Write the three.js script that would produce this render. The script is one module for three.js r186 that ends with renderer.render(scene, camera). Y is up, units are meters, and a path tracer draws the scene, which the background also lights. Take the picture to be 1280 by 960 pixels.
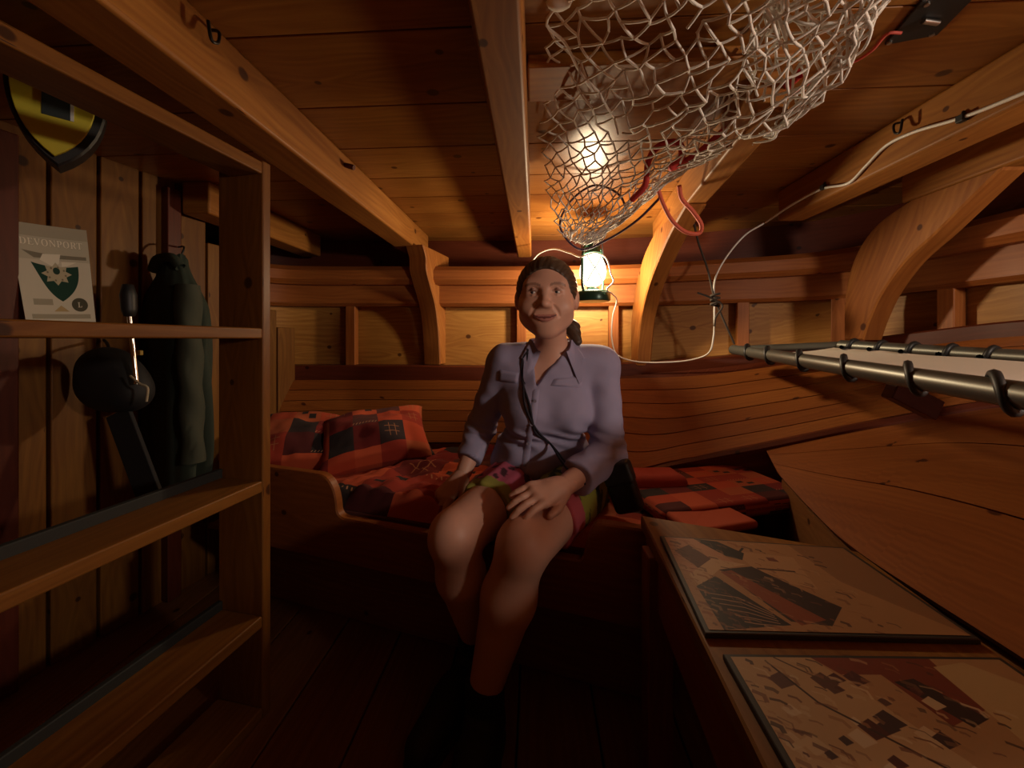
import * as THREE from 'three';
import { RoundedBoxGeometry } from 'three/addons/geometries/RoundedBoxGeometry.js';
import { mergeGeometries, toCreasedNormals } from 'three/addons/utils/BufferGeometryUtils.js';

// ------------------------------------------------------------------ camera, light, exposure
const scene = new THREE.Scene();
scene.background = new THREE.Color(0x000000);
const EYE = 0.92, F = 480, YAW = 0.0583, HZ = 425;          // eye height, focal length in px of 1280x960, turn, horizon row
const camera = new THREE.PerspectiveCamera(90, 1280 / 960, 0.02, 20);
camera.position.set(0, EYE, 0);
camera.rotation.y = YAW;
camera.setViewOffset(1280, 960, 0, 480 - HZ, 1280, 960);
scene.add(camera);
const renderer = new THREE.WebGLRenderer({ antialias: true });
renderer.toneMapping = THREE.LinearToneMapping;
renderer.toneMappingExposure = 1.0;
renderer.shadowMap.enabled = true;
const LANTERN_POWER = 1.75, SIDE_LAMP_POWER = 2.9;

// ------------------------------------------------------------------ helpers
const V = (x, y, z) => new THREE.Vector3(x, y, z);
const CY = Math.cos(YAW), SY = Math.sin(YAW);
// x to the right, y above the floor, d ahead of the camera -> world
const C = (x, y, d) => V(x * CY - d * SY, y, -x * SY - d * CY);
// photo pixel at a known distance d -> world
const at = (px, py, d) => C((px - 640) / F * d, EYE - (py - HZ) / F * d, d);
// photo pixel on a level surface of height y -> world
const onLevel = (px, py, y) => at(px, py, (EYE - y) * F / (py - HZ));
let seed = 12345;
const rnd = () => { seed = (seed * 1664525 + 1013904223) >>> 0; return seed / 4294967296; };
const rr = (a, b) => a + (b - a) * rnd();
const lerp = (a, b, t) => a + (b - a) * t;
const clamp = (x, a, b) => Math.min(b, Math.max(a, x));
const smooth = (a, b, x) => { const t = clamp((x - a) / (b - a), 0, 1); return t * t * (3 - 2 * t); };
function hash2(i, j, s = 0) { let h = (i * 374761393 + j * 668265263 + s * 2147483647) | 0; h = Math.imul(h ^ (h >>> 13), 1274126177); return ((h ^ (h >>> 16)) >>> 0) / 4294967296; }
function noise2(x, y, s = 0, wx = 0, wy = 0) {
  const i = Math.floor(x), j = Math.floor(y), fx = x - i, fy = y - j, u = fx * fx * (3 - 2 * fx), v = fy * fy * (3 - 2 * fy);
  const w = (a, m) => m ? ((a % m) + m) % m : a;
  const a = hash2(w(i, wx), w(j, wy), s), b = hash2(w(i + 1, wx), w(j, wy), s), c = hash2(w(i, wx), w(j + 1, wy), s), d = hash2(w(i + 1, wx), w(j + 1, wy), s);
  return lerp(lerp(a, b, u), lerp(c, d, u), v);
}

const names = {};
function numbered(n) { if (!(n in names)) { names[n] = 0; return n; } names[n]++; return n + '_' + String(names[n]).padStart(3, '0'); }
function thing(name, label, category, base = V(0, 0, 0), group) {
  const o = new THREE.Group(); o.name = numbered(name); o.position.copy(base); scene.add(o);
  o.userData = { label, category }; if (group) o.userData.group = group;
  return o;
}
function structure(name) { const o = new THREE.Group(); o.name = name; o.userData = { kind: 'structure' }; scene.add(o); return o; }
// geometry is authored in world coordinates; it is moved into its parent's frame here
function part(parent, name, geo, mat, label) {
  const off = V(0, 0, 0); for (let p = parent; p && p !== scene; p = p.parent) off.add(p.position);
  geo.translate(-off.x, -off.y, -off.z);
  const m = new THREE.Mesh(geo, mat); m.name = name; m.castShadow = m.receiveShadow = true;
  if (label) m.userData.label = label;
  parent.add(m); return m;
}
function single(name, geo, mat, label, category, group) {       // a thing that is one mesh
  geo.computeBoundingBox(); const b = geo.boundingBox, c = V((b.min.x + b.max.x) / 2, b.min.y, (b.min.z + b.max.z) / 2);
  geo.translate(-c.x, -c.y, -c.z);
  const m = new THREE.Mesh(geo, mat); m.name = numbered(name); m.position.copy(c); m.castShadow = m.receiveShadow = true;
  m.userData = { label, category }; if (group) m.userData.group = group;
  scene.add(m); return m;
}
// uv in metres: u runs along the grain
function woodUV(geo, dir, su = 1.1, sv = 0.42) {
  const p = geo.attributes.position, n = geo.attributes.normal, uv = new Float32Array(p.count * 2), d = dir.clone().normalize();
  const ou = rnd() * 7, ov = rnd() * 7, P = V(0, 0, 0), N = V(0, 0, 0), S = V(0, 0, 0);
  const alt = Math.abs(d.y) < 0.8 ? V(0, 1, 0) : V(1, 0, 0);
  for (let i = 0; i < p.count; i++) {
    P.fromBufferAttribute(p, i); N.fromBufferAttribute(n, i);
    S.crossVectors(N, d); if (S.lengthSq() < 0.04) S.copy(alt); S.normalize();
    uv[2 * i] = P.dot(d) / su + ou; uv[2 * i + 1] = P.dot(S) / sv + ov;
  }
  geo.setAttribute('uv', new THREE.BufferAttribute(uv, 2)); return geo;
}
function box(cx, cy, cz, w, h, d, r = 0.004, grain = V(1, 0, 0), turn = 0) {
  const g = new RoundedBoxGeometry(w, h, d, 1, Math.min(r, w / 2.1, h / 2.1, d / 2.1));
  woodUV(g, grain); if (turn) g.rotateY(turn); g.translate(cx, cy, cz); return g;
}
// board between two world points: width along side, thickness along the third axis
function board(p, q, sideDir, width, thick, r = 0.003) {
  const a = q.clone().sub(p), L = a.length(); a.normalize();
  const t = V(0, 0, 0).crossVectors(a, sideDir).normalize(), s = V(0, 0, 0).crossVectors(t, a).normalize();
  const g = new RoundedBoxGeometry(L, width, thick, 1, Math.min(r, width / 2.1, thick / 2.1)); woodUV(g, V(1, 0, 0));
  g.applyMatrix4(new THREE.Matrix4().makeBasis(a, s, t)); const m = p.clone().add(q).multiplyScalar(0.5);
  g.translate(m.x, m.y, m.z); return g;
}
function tube(pts, r, seg = 40, rad = 8, closed = false) {
  return new THREE.TubeGeometry(new THREE.CatmullRomCurve3(pts, closed, 'centripetal'), seg, r, rad, closed);
}
// sweep a closed ring section along stations
function loft(ring, n, caps = true, crease = 0.6, su = 1.1, sv = 0.42) {
  const st = []; for (let i = 0; i <= n; i++) st.push(ring(i / n));
  const m = st[0].length, pos = [], uv = [], ou = rnd() * 7, ov = rnd() * 7; let u0 = 0;
  const mid = s => s.reduce((a, b) => a.add(b), V(0, 0, 0)).multiplyScalar(1 / m);
  const push = (a, ua, va) => { pos.push(a.x, a.y, a.z); uv.push(ua / su + ou, va / sv + ov); };
  for (let i = 0; i < n; i++) {
    const A = st[i], B = st[i + 1], u1 = u0 + mid(A).distanceTo(mid(B)); let v0 = 0;
    for (let j = 0; j < m; j++) {
      const k = (j + 1) % m, v1 = v0 + A[j].distanceTo(A[k]);
      push(A[j], u0, v0); push(B[j], u1, v0); push(B[k], u1, v1); push(A[j], u0, v0); push(B[k], u1, v1); push(A[k], u0, v1); v0 = v1;
    }
    u0 = u1;
  }
  if (caps) for (const [S, flip] of [[st[0], false], [st[n], true]]) for (let j = 1; j < m - 1; j++) {
    const tri = flip ? [S[0], S[j + 1], S[j]] : [S[0], S[j], S[j + 1]];
    for (const q of tri) push(q, q.x, q.y);
  }
  let g = new THREE.BufferGeometry();
  g.setAttribute('position', new THREE.Float32BufferAttribute(pos, 3)); g.setAttribute('uv', new THREE.Float32BufferAttribute(uv, 2));
  g = toCreasedNormals(g, crease); return g;
}
function extrude(shape, depth, bevel = 0.004, curveSegments = 8) {
  return new THREE.ExtrudeGeometry(shape, { depth, bevelEnabled: bevel > 0, bevelThickness: bevel, bevelSize: bevel, bevelSegments: 1, curveSegments });
}
const poly = pts => { const s = new THREE.Shape(); pts.forEach((p, i) => i ? s.lineTo(p[0], p[1]) : s.moveTo(p[0], p[1])); return s; };
// naive surface nets on a signed distance function
function surfaceNet(f, lo, hi, h) {
  const n = [0, 1, 2].map(k => Math.ceil((hi[k] - lo[k]) / h) + 1), [nx, ny, nz] = n, val = new Float32Array(nx * ny * nz);
  for (let k = 0, o = 0; k < nz; k++) for (let j = 0; j < ny; j++) for (let i = 0; i < nx; i++, o++) val[o] = f(lo[0] + i * h, lo[1] + j * h, lo[2] + k * h);
  const idx = new Int32Array(nx * ny * nz).fill(-1), pos = [], ind = [], at3 = (i, j, k) => (k * ny + j) * nx + i;
  for (let k = 0; k < nz - 1; k++) for (let j = 0; j < ny - 1; j++) for (let i = 0; i < nx - 1; i++) {
    let cnt = 0, sx = 0, sy = 0, sz = 0; const c = [];
    for (let q = 0; q < 8; q++) c.push(val[at3(i + (q & 1), j + ((q >> 1) & 1), k + (q >> 2))]);
    for (let a = 0; a < 8; a++) for (let b = 1; b < 8; b <<= 1) if (!(a & b)) {
      const e = a | b; if ((c[a] < 0) !== (c[e] < 0)) { const t = c[a] / (c[a] - c[e]); cnt++; sx += (a & 1) + (b === 1 ? t : 0); sy += ((a >> 1) & 1) + (b === 2 ? t : 0); sz += (a >> 2) + (b === 4 ? t : 0); }
    }
    if (cnt) { idx[at3(i, j, k)] = pos.length / 3; pos.push(lo[0] + (i + sx / cnt) * h, lo[1] + (j + sy / cnt) * h, lo[2] + (k + sz / cnt) * h); }
  }
  const quad = (a, b, c, d, flip) => { if (a < 0 || b < 0 || c < 0 || d < 0) return; if (flip) ind.push(a, c, b, a, d, c); else ind.push(a, b, c, a, c, d); };
  for (let k = 1; k < nz - 1; k++) for (let j = 1; j < ny - 1; j++) for (let i = 1; i < nx - 1; i++) {
    const v0 = val[at3(i, j, k)] < 0;
    if (v0 !== (val[at3(i + 1, j, k)] < 0)) quad(idx[at3(i, j - 1, k - 1)], idx[at3(i, j, k - 1)], idx[at3(i, j, k)], idx[at3(i, j - 1, k)], !v0);
    if (v0 !== (val[at3(i, j + 1, k)] < 0)) quad(idx[at3(i - 1, j, k - 1)], idx[at3(i - 1, j, k)], idx[at3(i, j, k)], idx[at3(i, j, k - 1)], !v0);
    if (v0 !== (val[at3(i, j, k + 1)] < 0)) quad(idx[at3(i - 1, j - 1, k)], idx[at3(i, j - 1, k)], idx[at3(i, j, k)], idx[at3(i - 1, j, k)], !v0);
  }
  const nor = new Float32Array(pos.length), e = h * 0.5;
  for (let i = 0; i < pos.length; i += 3) {
    const x = pos[i], y = pos[i + 1], z = pos[i + 2];
    let a = f(x + e, y, z) - f(x - e, y, z), b = f(x, y + e, z) - f(x, y - e, z), c = f(x, y, z + e) - f(x, y, z - e);
    const l = Math.hypot(a, b, c) || 1; nor[i] = a / l; nor[i + 1] = b / l; nor[i + 2] = c / l;
  }
  const g = new THREE.BufferGeometry(); g.setAttribute('position', new THREE.Float32BufferAttribute(pos, 3));
  g.setAttribute('normal', new THREE.BufferAttribute(nor, 3)); g.setIndex(ind); return g;
}
const cone = (a, b, ra, rb) => {                                   // tapered capsule
  const [ax, ay, az] = a, bx = b[0] - ax, by = b[1] - ay, bz = b[2] - az, L = bx * bx + by * by + bz * bz || 1e-9;
  return (x, y, z) => { const px = x - ax, py = y - ay, pz = z - az; let t = (px * bx + py * by + pz * bz) / L; t = t < 0 ? 0 : t > 1 ? 1 : t; const qx = px - bx * t, qy = py - by * t, qz = pz - bz * t; return Math.sqrt(qx * qx + qy * qy + qz * qz) - (ra + (rb - ra) * t); };
};
const ell = (c, r) => (x, y, z) => {
  const px = x - c[0], py = y - c[1], pz = z - c[2], a = px / r[0], b = py / r[1], d = pz / r[2], k0 = Math.sqrt(a * a + b * b + d * d);
  const e = a / r[0], g = b / r[1], h = d / r[2], k1 = Math.sqrt(e * e + g * g + h * h); return k1 < 1e-9 ? -Math.min(r[0], r[1], r[2]) : k0 * (k0 - 1) / k1;
};
const smin = (a, b, k) => { const h = k - Math.abs(a - b); return h > 0 ? Math.min(a, b) - h * h / (4 * k) : Math.min(a, b); };
const smax = (a, b, k) => -smin(-a, -b, k);
const join = (fs, k) => (x, y, z) => { let d = fs[0](x, y, z); for (let i = 1; i < fs.length; i++) d = smin(d, fs[i](x, y, z), k); return d; };
function paintVertices(g, fn) {                                    // dye of the surface itself (linear rgb)
  const p = g.attributes.position, c = new Float32Array(p.count * 3);
  for (let i = 0; i < p.count; i++) { const k = fn(p.getX(i), p.getY(i), p.getZ(i)); c[3 * i] = k[0]; c[3 * i + 1] = k[1]; c[3 * i + 2] = k[2]; }
  g.setAttribute('color', new THREE.BufferAttribute(c, 3)); return g;
}

// ------------------------------------------------------------------ materials
function woodTexture(s, knots, contrast) {
  const W = 1024, H = 512, data = new Uint8Array(W * H * 4), K = [];
  for (let i = 0; i < knots; i++) K.push([hash2(i, 1, s), hash2(i, 2, s), 0.012 + 0.014 * hash2(i, 3, s)]);
  for (let j = 0; j < H; j++) for (let i = 0; i < W; i++) {
    const u = i / W, v = j / H; let warp = 0, dark = 0;
    for (const [ku, kv, kr] of K) {
      let du = Math.abs(u - ku), dv = v - kv; if (du > 0.5) du = 1 - du; if (dv > 0.5) dv -= 1; if (dv < -0.5) dv += 1;
      const q = Math.sqrt((du * 1.1) ** 2 * 1.6 + (dv * 0.42) ** 2 * 2.2); dark = Math.max(dark, 1 - smooth(kr * 0.5, kr * 0.85, q));
      warp += Math.sign(dv || 1) * 0.05 * Math.exp(-((du / 0.07) ** 2)) * Math.exp(-Math.abs(dv) / 0.12);
    }
    const vv = v + warp, n1 = noise2(u * 4, vv * 10, s, 4, 10), n2 = noise2(u * 9, vv * 70, s + 1, 9, 70), n3 = noise2(u * 30, vv * 220, s + 2, 30, 220);
    const band = 0.5 + 0.5 * Math.sin((vv * 22 + n1 * 2.4) * Math.PI * 2), big = noise2(u * 2, vv * 3, s + 5, 2, 3);
    let t = 1 - contrast * (0.13 * band + 0.24 * n2 + 0.12 * n3 + 0.42 * big); t = clamp(t, 0, 1);
    const r = lerp(0.62, 1, t), g = lerp(0.46, 0.93, t), b = lerp(0.34, 0.84, t), o = (j * W + i) * 4, kd = 1 - 0.45 * dark;
    data[o] = 255 * r * kd; data[o + 1] = 255 * g * kd * (1 - 0.12 * dark); data[o + 2] = 255 * b * kd * (1 - 0.2 * dark); data[o + 3] = 255;
  }
  const t = new THREE.DataTexture(data, W, H); t.colorSpace = THREE.SRGBColorSpace; t.wrapS = t.wrapT = THREE.RepeatWrapping; t.magFilter = THREE.LinearFilter; t.minFilter = THREE.LinearMipmapLinearFilter; t.generateMipmaps = true; t.needsUpdate = true; return t;
}
const pineTex = woodTexture(3, 9, 1.0), clearTex = woodTexture(11, 3, 0.8);
const wood = (r, g, b, rough = 0.42, tex = pineTex, coat = 0.04) => new THREE.MeshPhysicalMaterial({ color: new THREE.Color().setRGB(r, g, b), map: tex, roughness: rough, clearcoat: coat, clearcoatRoughness: 0.3, specularIntensity: 0.55 });
const M = {
  ceil: [wood(0.4, 0.21, 0.055, 0.38, pineTex, 0.06), wood(0.35, 0.175, 0.043, 0.38, pineTex, 0.06), wood(0.43, 0.235, 0.064, 0.38, pineTex, 0.06)],
  beam: wood(0.42, 0.215, 0.055, 0.55), knee: wood(0.42, 0.2, 0.056, 0.5),
  hull: [wood(0.28, 0.108, 0.027, 0.5, clearTex), wood(0.25, 0.093, 0.022, 0.5, clearTex), wood(0.31, 0.127, 0.032, 0.5, clearTex)],
  pale: wood(0.54, 0.33, 0.105, 0.5), rail: wood(0.11, 0.026, 0.011, 0.5, clearTex), clampWood: wood(0.38, 0.155, 0.05, 0.5, clearTex),
  rack: wood(0.25, 0.125, 0.028, 0.5), bunk: wood(0.3, 0.118, 0.033, 0.5, clearTex), table: wood(0.27, 0.145, 0.04, 0.5), floor: wood(0.27, 0.145, 0.06, 0.6, clearTex, 0.02),  // rack: wood darkened, part of the left side's shade sits in its colour
  bulk: [wood(0.24, 0.128, 0.024, 0.55), wood(0.205, 0.106, 0.019, 0.55), wood(0.265, 0.145, 0.028, 0.55)],  // board tones lowered so the alcove's dimness is partly in the colour
};
const std = (r, g, b, rough = 0.6, metal = 0, extra = {}) => new THREE.MeshStandardMaterial({ color: new THREE.Color().setRGB(r, g, b), roughness: rough, metalness: metal, ...extra });
const black = std(0.012, 0.012, 0.012, 0.5), iron = std(0.03, 0.028, 0.026, 0.45, 0.6), whiteCable = std(0.75, 0.72, 0.66, 0.45), steel = std(0.6, 0.58, 0.55, 0.3, 1);
const pick = (a) => a[Math.floor(rnd() * a.length)];

// ------------------------------------------------------------------ hull curves (plan + height), left to right and then towards the camera
const curve = pts => { const c = new THREE.CatmullRomCurve3(pts, false, 'centripetal'); c.arcLengthDivisions = 400; return c; };
const railCurve = curve([C(-1.25, 0.79, 1.86), at(367, 458, 1.95), at(500, 458, 1.97), at(640, 459, 1.97), at(780, 455, 1.93), at(900, 447, 1.8), at(1000, 435, 1.68), at(1067, 427, 1.56), at(1160, 416, 1.34), at(1280, 403, 1.1), C(1.53, 0.99, 0.65), C(1.55, 1.0, 0), C(1.55, 1.0, -0.95)]);
const footCurve = curve([C(-1.25, 0.43, 1.74), C(-0.8, 0.43, 1.8), C(-0.2, 0.43, 1.82), C(0.05, 0.43, 1.78), C(0.25, 0.42, 1.63), at(780, 591, 1.47), at(840, 580, 1.42), at(950, 560, 1.32), at(1100, 530, 1.18), at(1280, 503, 1.04), C(1.47, 0.79, 0.7), C(1.5, 0.8, 0), C(1.5, 0.8, -0.95)]);
const pxOf = p => { const x = p.x * CY - p.z * SY, z = p.x * SY + p.z * CY; return z < -0.05 ? 640 + F * x / -z : 99999; };
const sAtPx = (cv, px) => { let best = 0, bd = 1e9; for (let i = 0; i <= 1000; i++) { const d = Math.abs(pxOf(cv.getPoint(i / 1000)) - px); if (d < bd) { bd = d; best = i / 1000; } } return best; };
const outward = (cv, s) => { const t = cv.getTangent(s); return V(t.z, 0, -t.x).normalize(); };
const railOff = (s, out, y) => { const p = railCurve.getPoint(s), n = outward(railCurve, s); return V(p.x + n.x * out, y === undefined ? p.y : y, p.z + n.z * out); };

// ------------------------------------------------------------------ room shell
const CEIL = EYE + 0.567, BEAM = EYE + 0.45;
{ // floor: dark planks
  const floor = structure('floor');
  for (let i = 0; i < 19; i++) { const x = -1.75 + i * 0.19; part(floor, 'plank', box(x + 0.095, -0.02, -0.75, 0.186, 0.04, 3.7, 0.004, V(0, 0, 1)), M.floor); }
}
{ // ceiling: deck planks across the beams
  const ceiling = structure('ceiling');
  let z = 1.1; const w = [0.2, 0.19, 0.22, 0.2, 0.21, 0.18, 0.2];
  for (let i = 0; z > -2.5; i++) { const b = w[i % 7]; part(ceiling, 'plank', box(0, CEIL + 0.015, z - b / 2, 3.6, 0.03, b - 0.003, 0.002, V(1, 0, 0)), M.ceil[i % 3]); z -= b; }
}
const wallBack = structure('wall_back');
{ // hull planks between the cap rail and the bunk
  const N = 6, at2 = (s, t) => { const a = railCurve.getPoint(s), b = footCurve.getPoint(s); return a.lerp(b, t); };
  const nrm = (s, t) => { const e = 0.004, a = at2(Math.min(1, s + e), t).sub(at2(Math.max(0, s - e), t)), b = at2(s, 1).sub(at2(s, 0)); return V(0, 0, 0).crossVectors(b, a).normalize(); };
  for (let i = 0; i < N; i++) {
    const t0 = lerp(0.2, 1, i / N), t1 = lerp(0.2, 1, (i + 1) / N) - 0.008;
    const g = loft(s => {
      const n = nrm(s, (t0 + t1) / 2), e = 0.05 / N, q = (t, o) => at2(s, t).addScaledVector(n, o);   // n points into the room or out; both faces are built
      return [q(t0, 0.012), q(t0, -0.008), q(t0 + e, -0.012), q(t1 - e, -0.012), q(t1, -0.008), q(t1, 0.012)];
    }, 70, true, 0.5);
    part(wallBack, 'plank', g, M.hull[(i * 2 + 1) % 3]);
  }
  // a backing behind the plank joints
  part(wallBack, 'hull_backing', loft(s => { const o = outward(railCurve, s), a = at2(s, 0).addScaledVector(o, 0.03), b = at2(s, 1).addScaledVector(o, 0.03); return [a, a.clone().addScaledVector(o, 0.02), b.clone().addScaledVector(o, 0.02), b]; }, 60), M.rail);
}
{ // upper wall: pale panels between posts, below the clamp timbers
  const posts = [300, 434, 652, 768, 931, 1046, 1172, 1330].map(px => sAtPx(railCurve, px)); posts.push(0.85, 0.99);
  const first = 0.005; let prev = first;
  posts.forEach((s, i) => {
    const p = railOff(s, 0.055), t = railCurve.getTangent(s), turn = -Math.atan2(t.z, t.x);
    const g = box(0, 0, 0, 0.05, 0.34, 0.05, 0.004, V(0, 1, 0), turn); g.translate(p.x, p.y + 0.16, p.z); part(wallBack, 'post', g, M.clampWood);
    const a = prev, b = s; prev = s;
    const g2 = loft(u => { const q = lerp(a, b, u), lo = railOff(q, 0.085), hi = railOff(q, 0.085, 1.16), lo2 = railOff(q, 0.1), hi2 = railOff(q, 0.1, 1.16); return [lo, hi, hi2, lo2]; }, 8);
    part(wallBack, 'panel', g2, M.pale);
  });
  part(wallBack, 'upper_backing', loft(s => { const q = lerp(0.004, 0.996, s); return [railOff(q, 0.22, 1.1), railOff(q, 0.22, CEIL), railOff(q, 0.25, CEIL), railOff(q, 0.25, 1.1)]; }, 60), M.rail);
}
{ // cap rail and the two clamp timbers under the beams
  const bar = (name, prof) => { const st = structure(name); return m => part(st, 'timber', loft(s => { const q = lerp(0.004, 0.996, s); return prof(q); }, 80, true, 0.5), m); };
  const base = (q, o, dy) => { const p = railOff(q, o); p.y += dy; return p; };
  bar('trim_1', q => [base(q, -0.022, -0.072), base(q, -0.028, -0.066), base(q, -0.028, 0.0), base(q, -0.02, 0.006), base(q, 0.12, 0.006), base(q, 0.12, -0.072)])(M.rail);
  bar('trim_2', q => [railOff(q, 0.03, 1.095), railOff(q, 0.012, 1.11), railOff(q, 0.012, 1.2), railOff(q, 0.2, 1.2), railOff(q, 0.2, 1.095)])(M.clampWood);
  bar('trim_3', q => [railOff(q, -0.03, 1.2), railOff(q, -0.055, 1.222), railOff(q, -0.055, 1.268), railOff(q, -0.03, 1.292), railOff(q, 0.21, 1.292), railOff(q, 0.21, 1.2)])(M.clampWood);
}
{ // dark stringer along the foot of the planks and the wide boards under it
  const st = structure('trim_4'); const s0 = sAtPx(footCurve, 800);
  part(st, 'stringer', loft(s => { const q = lerp(s0, 0.99, s), p = footCurve.getPoint(q), n = outward(footCurve, q); const w = lerp(0.006, 0.017, smooth(0, 0.25, s)); const f = (o, dy) => V(p.x + n.x * o, p.y + dy, p.z + n.z * o); return [f(-0.022, -w), f(-0.026, w * 0.3), f(-0.016, w), f(0.03, w), f(0.03, -w)]; }, 60, true, 0.5), M.rail);
  part(st, 'foot_lining', loft(s => { const q = lerp(sAtPx(footCurve, 290), sAtPx(footCurve, 1040), s), p = footCurve.getPoint(q), n = outward(footCurve, q); return [p, V(p.x + n.x * 0.01, 0.25, p.z + n.z * 0.01), V(p.x + n.x * 0.03, 0.25, p.z + n.z * 0.03), V(p.x + n.x * 0.02, p.y, p.z + n.z * 0.02)]; }, 30), M.hull[1]);
  const wr = structure('wall_right'), sa = sAtPx(footCurve, 955);
  const low = curve([at(972, 591, 1.16), at(1010, 634, 0.92), onLevel(1062, 684, 0.515), onLevel(1246, 806, 0.515), C(0.635, 0.515, 0.2), C(0.63, 0.52, -0.3), C(0.63, 0.53, -0.95)]);
  for (let k = 0; k < 3; k++) {
    const t0 = k / 3, t1 = (k + 1) / 3 - 0.006;
    part(wr, 'plank', loft(s => { const a = footCurve.getPoint(lerp(sa, 0.995, s)), b = low.getPoint(s); const o = V(0.012, -0.014, -0.006); const p = a.clone().lerp(b, t0), q = a.clone().lerp(b, t1); return [p, q, q.clone().add(o), p.clone().add(o)]; }, 40, true, 0.5), M.bunk);
  }
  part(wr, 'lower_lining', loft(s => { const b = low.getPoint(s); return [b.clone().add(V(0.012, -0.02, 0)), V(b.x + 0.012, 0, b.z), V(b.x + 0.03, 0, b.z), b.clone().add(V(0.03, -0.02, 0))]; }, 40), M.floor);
}
{ // left bulkhead of upright boards
  const wl = structure('wall_left'), A = C(-1.62, 0, 0.35), A2 = C(-1.34, 0, 0.98), B = C(-1.09, 0, 1.92);
  const run = (P, Q, n, top = () => 1.49) => { for (let i = 0; i < n; i++) {
    const a = P.clone().lerp(Q, i / n), b = P.clone().lerp(Q, (i + 1) / n - 0.008), mid = a.clone().add(b).multiplyScalar(0.5), d = b.clone().sub(a);
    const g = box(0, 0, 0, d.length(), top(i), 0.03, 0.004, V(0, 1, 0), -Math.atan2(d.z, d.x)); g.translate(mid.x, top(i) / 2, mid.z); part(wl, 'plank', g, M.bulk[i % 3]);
  } };
  run(C(-1.62, 0, -0.95), A, 8); run(A, A2, 5); run(A2, B, 9, i => [1.49, 1.49, 1.49, 1.49, 1.49, 1.3, 1.16, 1.06, 0.98][i]);
  for (const t of [0.02, 0.42]) { const p = A2.clone().lerp(B, t), d = B.clone().sub(A2); const g = box(0, 0, 0, 0.045, 1.45, 0.035, 0.004, V(0, 1, 0), -Math.atan2(d.z, d.x)); g.translate(p.x + 0.028, 0.73, p.z + 0.012); part(wl, 'batten', g, M.rail); }
  const wf = structure('wall_front');
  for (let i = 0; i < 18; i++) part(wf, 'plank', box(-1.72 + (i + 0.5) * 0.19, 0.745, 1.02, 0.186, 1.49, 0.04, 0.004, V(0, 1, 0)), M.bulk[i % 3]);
}

// ------------------------------------------------------------------ deck beams and hanging knees
function deckBeam(label, x0, x1, zFar, zNear = 1.0) {
  const t = thing('deck_beam', label, 'beam', V((x0 + x1) / 2, BEAM, zFar), 'deck beams');
  part(t, 'timber', box((x0 + x1) / 2, (BEAM + CEIL) / 2 + 0.001, (zFar + zNear) / 2, x1 - x0, CEIL - BEAM, zNear - zFar, 0.009, V(0, 0, 1)), M.beam);
  return t;
}
const beamShelf = deckBeam('pine deck beam over the shelf rack with a bent iron hook', -0.68, -0.575, -2.06);
deckBeam('short deck beam end above the pillows, behind the shelf rack post', -1.26, -1.155, -2.02, -1.3);
deckBeam('narrow deck beam directly above the seated woman', -0.092, -0.016, -2.1);
{
  const t = thing('deck_beam', 'narrow deck beam over the net, ending in the knee by the lantern', 'beam', V(0.53, BEAM, -1.2), 'deck beams');
  part(t, 'timber', board(V(0.6, (BEAM + CEIL) / 2 + 0.001, -1.88), V(0.4773, (BEAM + CEIL) / 2 + 0.001, -0.8), V(0, 1, 0), CEIL - BEAM, 0.066, 0.008), M.beam);
}
const beamWire = deckBeam('deck beam carrying the clipped white cable', 0.925, 1.02, -1.52);
deckBeam('deck beam ending in the big curved knee above the pipe cot', 1.215, 1.32, -1.35);
{ // short cross timber between the two beams by the net
  const t = thing('carling', 'short cross timber under the ceiling behind the net', 'beam', V(0.25, CEIL - 0.028, -0.815)); part(t, 'timber', box(0.25, CEIL - 0.0145, -0.815, 0.53, 0.028, 0.115, 0.006, V(1, 0, 0)), M.beam);
}
function knee(label, anchor, inward, contour, thick, side, back) {
  // contour: [distance into the room from the anchor, height], bottom to top along the free edge
  const t = thing('hanging_knee', label, 'knee', V(anchor.x, contour[0][1], anchor.z), 'hanging knees');
  const s = new THREE.Shape(); s.moveTo(-0.05, contour[0][1]); s.lineTo(contour[0][0], contour[0][1]);
  s.splineThru(contour.slice(1).map(c => new THREE.Vector2(c[0], c[1]))); if (back) { s.lineTo(back[0][0], back[0][1]); s.splineThru(back.slice(1).map(c => new THREE.Vector2(c[0], c[1]))); } else s.lineTo(-0.05, contour[contour.length - 1][1]); s.closePath();
  const g = extrude(s, thick, 0.005, 24);
  const f = inward.clone().normalize(), u = V(0, 1, 0), w = V(0, 0, 0).crossVectors(f, u);
  woodUV(g, V(0.45, 0.9, 0)); g.applyMatrix4(new THREE.Matrix4().makeBasis(f, u, w)); const o = side > 0 ? 0.005 : -thick - 0.005;
  g.translate(anchor.x + w.x * o, 0, anchor.z + w.z * o); part(t, 'timber', g, M.knee); return t;
}
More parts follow.
